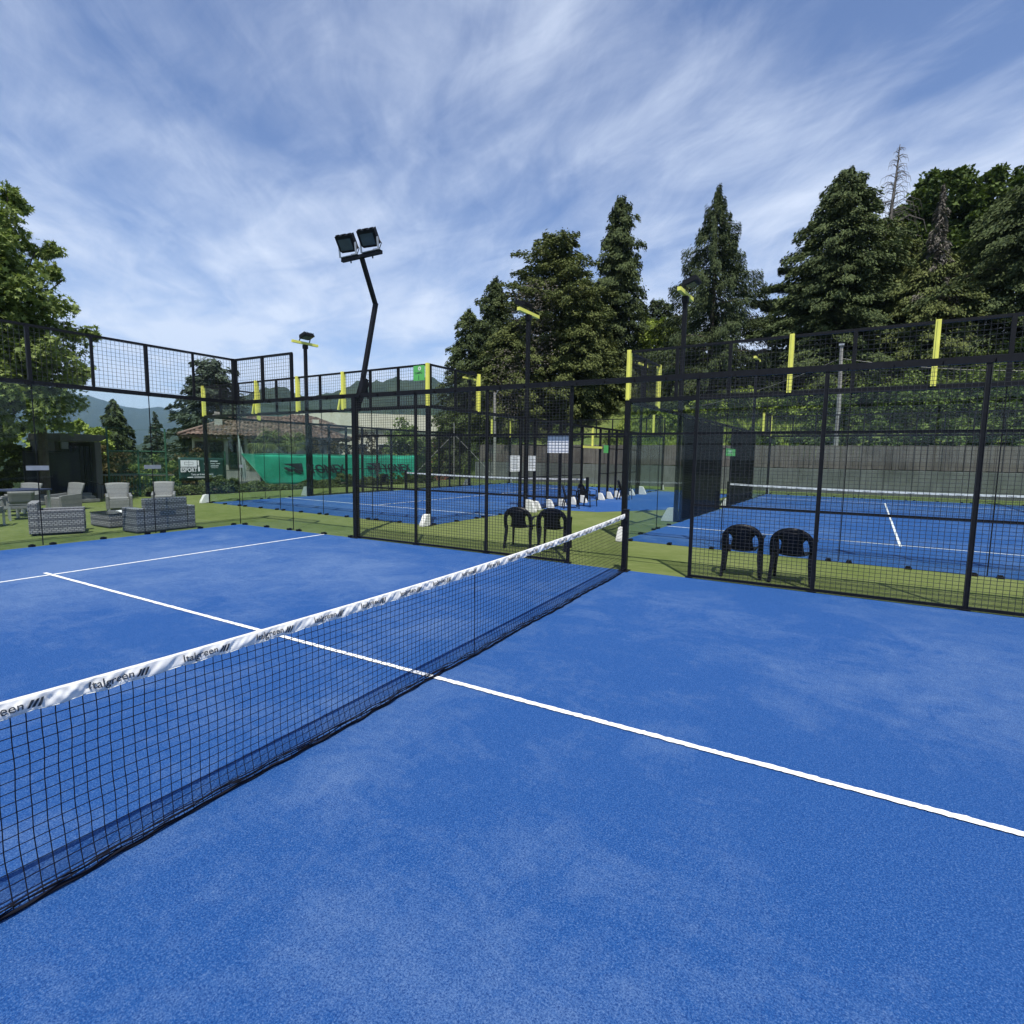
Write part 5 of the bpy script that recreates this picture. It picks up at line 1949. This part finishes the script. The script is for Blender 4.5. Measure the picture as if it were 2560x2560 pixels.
def palm(label, loc, h, seedv, size=1.0):
    rg_ = np.random.default_rng(seedv)
    t = thing('fan_palm', label, 'palm', loc, 0, 'fan palms by the villa')
    b_ = MB()
    b_.tube([(0, 0, -.3), (.03, 0, h * .5), (0, 0, h)], [.15, .13, .16], 8)
    b_.build('trunk', M['bark'], t)
    for k in range(26):
        a0, el = rg_.uniform(0, 6.28), rg_.uniform(-.55, 1.1)
        st = np.array([0, 0, h])
        d = np.array([math.cos(a0) * math.cos(el), math.sin(a0) * math.cos(el), math.sin(el)])
        hub = st + d * .55 * size
        side = np.cross(d, [0, 0, 1.0])
        side /= np.linalg.norm(side)
        b2 = MB()
        b2.tube([tuple(st), tuple(hub)], .012, 4, caps=False)
        for q in range(15):
            an = (q - 7) / 7 * 1.45
            dd = d * math.cos(an) + side * math.sin(an)
            e = hub + dd * .62 * size + np.array([0, 0, -.16 * size * (1 + abs(an))])
            mid = hub + dd * .36 * size
            wv = np.cross(dd, [0, 0, 1]) * .030 * size
            b2.add([tuple(hub), tuple(mid + wv), tuple(e), tuple(mid - wv)], [(0, 1, 2, 3)])
        b2.build('frond', M['palm'], t)


palm('bushy fan palm in front of the villa windows, left of the bare trunked one', (-26.4, 22.7, -2.6), 5.0, 81, 1.15)
palm('fan palm with a visible trunk in front of the villa, right of the bushier one', (-25.9, 24.3, -2.6), 5.0, 82, .95)
palm('lower fan palm showing just above the green banner', (-25.8, 22.0, -2.6), 3.9, 83, .9)

# ------------------------------------------------------------------ the villa


def tile_slope(name, quad, root, step=.30, row=.42):
    """a roof slope of curved tiles, each a small arched strip; quad = eave0, eave1, ridge1, ridge0"""
    e0, e1, r1, r0 = (np.array(k, float) for k in quad)
    L = np.linalg.norm(e1 - e0)
    Hs = np.linalg.norm((r0 + r1) / 2 - (e0 + e1) / 2)
    nrm = np.cross(e1 - e0, (r0 + r1) / 2 - (e0 + e1) / 2)
    nrm /= np.linalg.norm(nrm)
    nr = max(2, int(Hs / row))
    V, F_ = [], []
    c = 0
    ax = (e1 - e0) / L
    for j in range(nr):
        t0, t1 = j / nr, (j + 1.12) / nr
        t1 = min(t1, 1.0)
        a0, b0 = e0 + (r0 - e0) * t0, e1 + (r1 - e1) * t0
        a1, b1 = e0 + (r0 - e0) * t1, e1 + (r1 - e1) * t1
        lo, hi = max((a0 - e0) @ ax, (a1 - e0) @ ax), min((b0 - e0) @ ax, (b1 - e0) @ ax)
        k = int((hi - lo) / step)
        if k < 1:
            continue
        upv = (a1 - a0) - ax * ((a1 - a0) @ ax)
        base = a0 - ax * ((a0 - e0) @ ax)
        for i in range(k):
            s = lo + (hi - lo - k * step) / 2 + i * step
            jit = rng.normal(0, .012)
            for q, (ds, dn) in enumerate(((0, .0), (.25, .055), (.5, .075), (.75, .055), (1.0, 0.0))):
                p = base + ax * (s + ds * step) + nrm * (dn + .035 + jit)
                V.append(p)
                V.append(p + upv - nrm * .03)
            for q in range(4):
                F_.append((c + 2 * q, c + 2 * q + 2, c + 2 * q + 3, c + 2 * q + 1))
            c += 10
    if not V:
        return
    o = link('roof_tiles', np_mesh('roof_tiles', np.array(V), np.array(F_)), M['tile'], root)
    o['kind'] = 'stuff'
    b_ = MB()
    b_.add([tuple(k - nrm * .02) for k in (e0, e1, r1, r0)] + [tuple(k - nrm * .14) for k in (e0, e1, r1, r0)], [(0, 1, 2, 3), (7, 6, 5, 4), (0, 4, 5, 1), (1, 5, 6, 2), (2, 6, 7, 3), (3, 7, 4, 0)])
    b_.build('roof_deck', M['dark_wood'], root)


def villa():
    rz = math.atan2(34.9 - 25.2, -33.2 + 38.6)
    t = thing('villa', 'two-storey villa with a hipped red tile roof and dark shuttered windows', 'house', (-36.9 + .95 * math.cos(rz), 29.6 + .95 * math.sin(rz), -3.6), rz)
    # local x along the front (to the picture's right), local -y faces the camera
    W_, D_, E = 10.9, 8.0, 6.65
    m = MB()
    m.box((0, D_ / 2, E / 2), (W_, D_, E))
    wl = m.build('wall', M['render'], t)
    ov = .95
    zr = E + 1.75
    x0, x1, y0, y1 = -W_ / 2 - ov, W_ / 2 + ov, -ov, D_ + ov
    ra, rb = x0 + 4.3, x1 - 4.3
    ym = (y0 + y1) / 2
    rf = MB()
    rf.box((0, ym, E - .10), (W_ + 2 * ov - .1, D_ + 2 * ov - .1, .10))
    roof = rf.build('roof', M['dark_wood'], t)
    for q in (((x0, y0, E), (x1, y0, E), (rb, ym, zr), (ra, ym, zr)), ((x1, y0, E), (x1, y1, E), (rb, ym, zr), (rb, ym, zr - .001)),
              ((x1, y1, E), (x0, y1, E), (ra, ym, zr), (rb, ym, zr)), ((x0, y1, E), (x0, y0, E), (ra, ym, zr), (ra, ym, zr - .001))):
        tile_slope('roof_tiles', q, roof)
    m = MB()
    m.tube([(ra, ym, zr + .06), (rb, ym, zr + .06)], .12, 8)
    m.tube([(x0, y0, E + .06), (ra, ym, zr + .06)], .10, 8)
    m.tube([(x1, y0, E + .06), (rb, ym, zr + .06)], .10, 8)
    m.build('ridge_tiles', M['tile'], roof)
    m = MB()
    m.box((-3.6, 1.7, E + .95), (.55, .55, 1.3))
    m.box((-3.6, 1.7, E + 1.66), (.75, .75, .12))
    m.box((-3.6, 1.7, E + 1.86), (.5, .5, .16))
    m.build('chimney', M['render'], roof)
    m = MB()
    m.box((4.2, 3.2, E + 1.0), (.5, .5, 1.5))
    m.build('chimney', M['cream'], roof)
    # rafter ends under the eave
    m = MB()
    for i in range(34):
        m.box((x0 + .3 + i * (W_ + 2 * ov - .6) / 33, -.5, E - .20), (.09, .86, .12))
    m.build('rafters', M['dark_wood'], roof)
    for x, w_, z0, z1 in ((-4.9, .7, 4.3, 6.1), (-3.9, .9, 4.1, 6.2), (-2.5, 1.0, 4.1, 6.25), (-1.0, 1.1, 4.0, 6.25), (.7, 1.1, 4.0, 6.25), (3.6, 1.1, 4.3, 6.0), (5.1, .4, 4.3, 6.2),
                          (-4.6, 1.0, .2, 2.3), (-2.2, 1.1, .2, 2.3), (.4, 1.2, .2, 2.3)):
        m = MB()
        m.box((x, -.012, (z0 + z1) / 2), (w_ + .16, .05, z1 - z0 + .16))
        wn = m.build('window', M['dark_wood'], t)
        m = MB()
        m.box((x, -.045, (z0 + z1) / 2), (w_ - .08, .02, z1 - z0 - .08))
        m.build('pane', M['window'], wn)
        if z0 > 3.9 and x < 1.5 and x > -5:
            m = MB()
            for k in range(9):
                m.bar((x - w_ / 2 + k * w_ / 8, -.22, z0 - .05), (x - w_ / 2 + k * w_ / 8, -.22, z0 + .75), .02, .02)
            m.bar((x - w_ / 2 - .03, -.22, z0 + .76), (x + w_ / 2 + .03, -.22, z0 + .76), .04, .04)
            m.build('balustrade', M['black'], wn)
    m = MB()
    m.box((-1.3, -.75, 3.05), (8.2, 1.5, .16))
    m.build('balcony', M['concrete'], t)
    m = MB()
    m.bar((-5.4, -1.45, 4.0), (2.8, -1.45, 4.0), .05, .05)
    for k in range(60):
        m.bar((-5.4 + k * 8.2 / 59, -1.45, 3.12), (-5.4 + k * 8.2 / 59, -1.45, 4.0), .02, .02)
    m.build('balcony_railing', M['grey_plastic'], t)
    # lower wing with its own hipped roof at the back right
    m = MB()
    m.box((3.9, 8.6, 3.9), (6.2, 5.0, 7.8))
    m.build('rear_wing', M['render'], t)
    q0, q1, q2, q3 = 0.2, 7.7, 5.6, 11.6
    tile_slope('roof_tiles', ((q0, q2, 7.8), (q1, q2, 7.8), (4.9, 8.6, 9.1), (2.9, 8.6, 9.1)), roof)
    tile_slope('roof_tiles', ((q0, q3, 7.8), (q0, q2, 7.8), (2.9, 8.6, 9.1), (2.9, 8.6, 9.099)), roof)
    tile_slope('roof_tiles', ((q1, q2, 7.8), (q1, q3, 7.8), (4.9, 8.6, 9.1), (4.9, 8.6, 9.099)), roof)
    return t


villa()
t = thing('porch_roof', 'little red tile porch roof peeking out below the green banner', 'porch', (-24.3, 22.9, -1.9), R(72))
m = MB()
for x in (-1.3, 1.3):
    m.box((x, .5, 1.0), (.14, .14, 2.0))
m.build('support', M['dark_wood'], t)
tile_slope('roof_tiles', ((-1.5, -.7, 1.95), (1.5, -.7, 1.95), (1.0, .5, 2.55), (-1.0, .5, 2.55)), t)
b = MB()
b.box((-24.6, 27.0, -.7), (.25, 8.0, 2.6), R(-6))
tag(b.build('garden_wall', M['cream']), 'cream garden wall seen between the green banner and the hedge', 'wall')

t = thing('flat_roof_building', 'long cream flat-roofed building behind the villa and the mesh', 'building', (-50.0, 56.0, -9.0), math.atan2(60.3 - 49.3, 11.2))
m = MB()
m.box((0, 3, 7.0), (19.0, 8.0, 14.0))
m.build('wall', M['cream'], t)
m = MB()
m.box((0, 3, 15.05), (19.6, 8.6, 2.05))
m.build('roof', M['cream'], t)
for i in range(6):
    m = MB()
    m.box((-8.0 + 3.2 * i, -1.02, 11.2), (1.9, .06, 1.9))
    wn = m.build('window', M['white'], t)
    m = MB()
    m.box((-8.0 + 3.2 * i, -1.07, 11.2), (1.7, .04, 1.7))
    m.build('pane', M['window'], wn)
t = thing('brick_house', 'red brick house fragment behind trees right of the long cream building', 'house', (-33.2, 50.0, -4.0), R(30))
m = MB()
m.box((0, 0, 3.2), (4.0, 4.0, 6.4))
m.build('wall', M['brick'], t)
m = MB()
m.prism([(-2.4, 0), (2.4, 0), (0, 1.3)], (0, -2.4, 6.4), (1, 0, 0), (0, 0, 1), (0, 4.8, 0))
m.build('roof', M['tile'], t)
m = MB()
m.box((-.4, -2.02, 4.4), (1.1, .06, 1.3))
wn = m.build('window', M['white'], t)
m = MB()
m.box((-.4, -2.06, 4.4), (.9, .04, 1.1))
m.build('pane', M['window'], wn)

# trees between the villa, the cream building and the courts
for (x, y, z, r_, h_, mt, lab, sd, n_) in ((-32.0, 36.0, -3.6, 2.2, 2.6, 'rust', 'brownish leafy tree right of the villa roof, seen through the mesh', 91, 9000),
                                         (-29.5, 38.6, -3.0, 2.0, 2.5, 'shrub', 'dark green tree left of the small brick house', 92, 8000),
                                         (-27.0, 36.5, -2.6, 2.0, 2.7, 'shrub', 'dull green tree behind the far net of the left court', 93, 8000),
                                         (-25.4, 41.0, -1.0, 1.9, 2.6, 'shrub', 'dull green tree under the leftmost dark cypress', 94, 7000),
                                         (-34.0, 33.5, -3.6, 1.8, 2.0, 'rust', 'small brownish tree against the villa corner', 95, 6000)):
    leafy('garden_tree', lab, (x, y, z), [(0, 0, 4.6, r_, r_, h_), (-1.4, .4, 3.4, r_ * .8, r_ * .8, h_ * .8), (1.4, -.4, 3.5, r_ * .8, r_ * .8, h_ * .8)], n_, mt, leaf=(.26, .17), trunk=(3.6, .15), seedv=sd, group='trees beyond the left court')
leafy('planter_hedge', 'dark leafy low hedge under the green banner at the left court side', (-20.0, 26.4, 0), [(0, 0, .32, .35, 2.6, .35), (0, 3.0, .3, .35, 1.6, .3)], 6000, 'broad', leaf=(.12, .07), seedv=96, cat='hedge')

# ------------------------------------------------------------------ retaining wall, poles and lines
t = thing('retaining_wall', 'stained concrete retaining wall with brown board-marked upper part behind the far courts', 'retaining wall', (0, 36.6, 0), 0)
pm = None
for i in range(20):
    x = -19.5 + 2.0 * i
    if pm is None:
        m = MB()
        m.box((0, 0, .66), (1.985, .35, 1.34))
        pm = m.build('panel', M['concrete'], t, bevel=.012)
        o = pm
    else:
        o = pm.copy()
        COL.objects.link(o)
        o.parent = t
    o.location = (x, .004 * ((i * 5) % 3), 0)
bd = None
for i in range(132):
    x = -20.4 + .30 * i
    if bd is None:
        m = MB()
        m.box((0, 0, 2.0), (.285, .22, 1.28))
        bd = m.build('board', M['brown_wall'], t, bevel=.008)
        o = bd
    else:
        o = bd.copy()
        COL.objects.link(o)
        o.parent = t
    o.location = (x, .55 + .012 * ((i * 7) % 5), .03 * ((i * 3) % 4) * .3)
m = MB()
m.box((0, .28, 1.30), (40.2, .55, .06))
m.build('ledge', M['concrete'], t)

t = thing('utility_pole', 'weathered wooden utility pole with a pale cap rising behind the right court', 'utility pole', (3.2, 37.3, 1.3), 0)
m = MB()
m.tube([(0, 0, 0), (.0, 0, 3.5), (-.08, 0, 6.85)], [.13, .115, .085], 8)
m.build('pole', M['pole'], t)
m = MB()
m.box((-.08, 0, 6.88), (.26, .26, .10))
m.build('cap', M['alu'], t)
b = MB()
a0 = Vector((3.12, 37.3, 7.45))
for e, sag in ((Vector((-8.5, 43.0, 5.2)), .5), (Vector((16.0, 38.5, 6.4)), .45)):
    pts = []
    for k in range(15):
        s = k / 14
        p = a0.lerp(e, s)
        p.z -= 4 * sag * s * (1 - s)
        pts.append(p)
    b.tube(pts, .014, 5)
tag(b.build('overhead_wire', M['pole']), 'thin pale overhead wire running both ways from the utility pole', 'wire')
t = thing('street_lamp', 'grey wooden street lamp pole with a short curved arm, in front of dark cypresses', 'street lamp', (-18.5, 36.0, 0), R(20))
m = MB()
m.tube([(0, 0, 0), (0, 0, 3.2), (-.05, 0, 6.4)], [.12, .11, .09], 8)
m.build('pole', M['pole'], t)
m = MB()
m.tube([(0, 0, 6.2), (.25, 0, 6.6), (.75, 0, 6.82), (1.2, 0, 6.8)], .03, 6)
m.build('arm', M['alu'], t)
m = MB()
m.strip([(1.1, 0, 6.79), (1.4, 0, 6.80), (1.75, 0, 6.74)], (0, 1, 0), [.16, .22, .14], .09)
m.build('lamp_head', M['white'], t)
t = thing('support_mast', 'thin grey mast braced by two slanting struts beyond the left court', 'mast', (-20.3, 33.4, 0), 0)
m = MB()
m.tube([(0, 0, 0), (0, 0, 4.1)], .03, 6)
m.build('pole', M['pole'], t)
for sg in (-1, 1):
    m = MB()
    m.tube([(0, 0, 3.3), (sg * 1.25, sg * .8, 1.8), (sg * 2.4, sg * 1.6, .3)], .03, 6)
    m.build('strut', M['pole'], t)

# ------------------------------------------------------------------ air: haze that fades the mountains to blue
b = MB()
b.box((0, 0, 395.0), (18600, 18600, 810.0))
hz = b.build('haze', None)
hz['kind'] = 'stuff'
hm = bpy.data.materials.new('haze_air')
hm.use_nodes = True
hn = NT(hm.node_tree)
hm.node_tree.nodes.remove(hm.node_tree.nodes['Principled BSDF'])
pv = hn.new('ShaderNodeVolumePrincipled')
pv.inputs['Color'].default_value = (0.50, 0.74, 1.0, 1)
pv.inputs['Density'].default_value = 0.00009
pv.inputs['Anisotropy'].default_value = 0.0
hn.link(pv.outputs[0], hm.node_tree.nodes['Material Output'].inputs['Volume'])
hz.data.materials.append(hm)
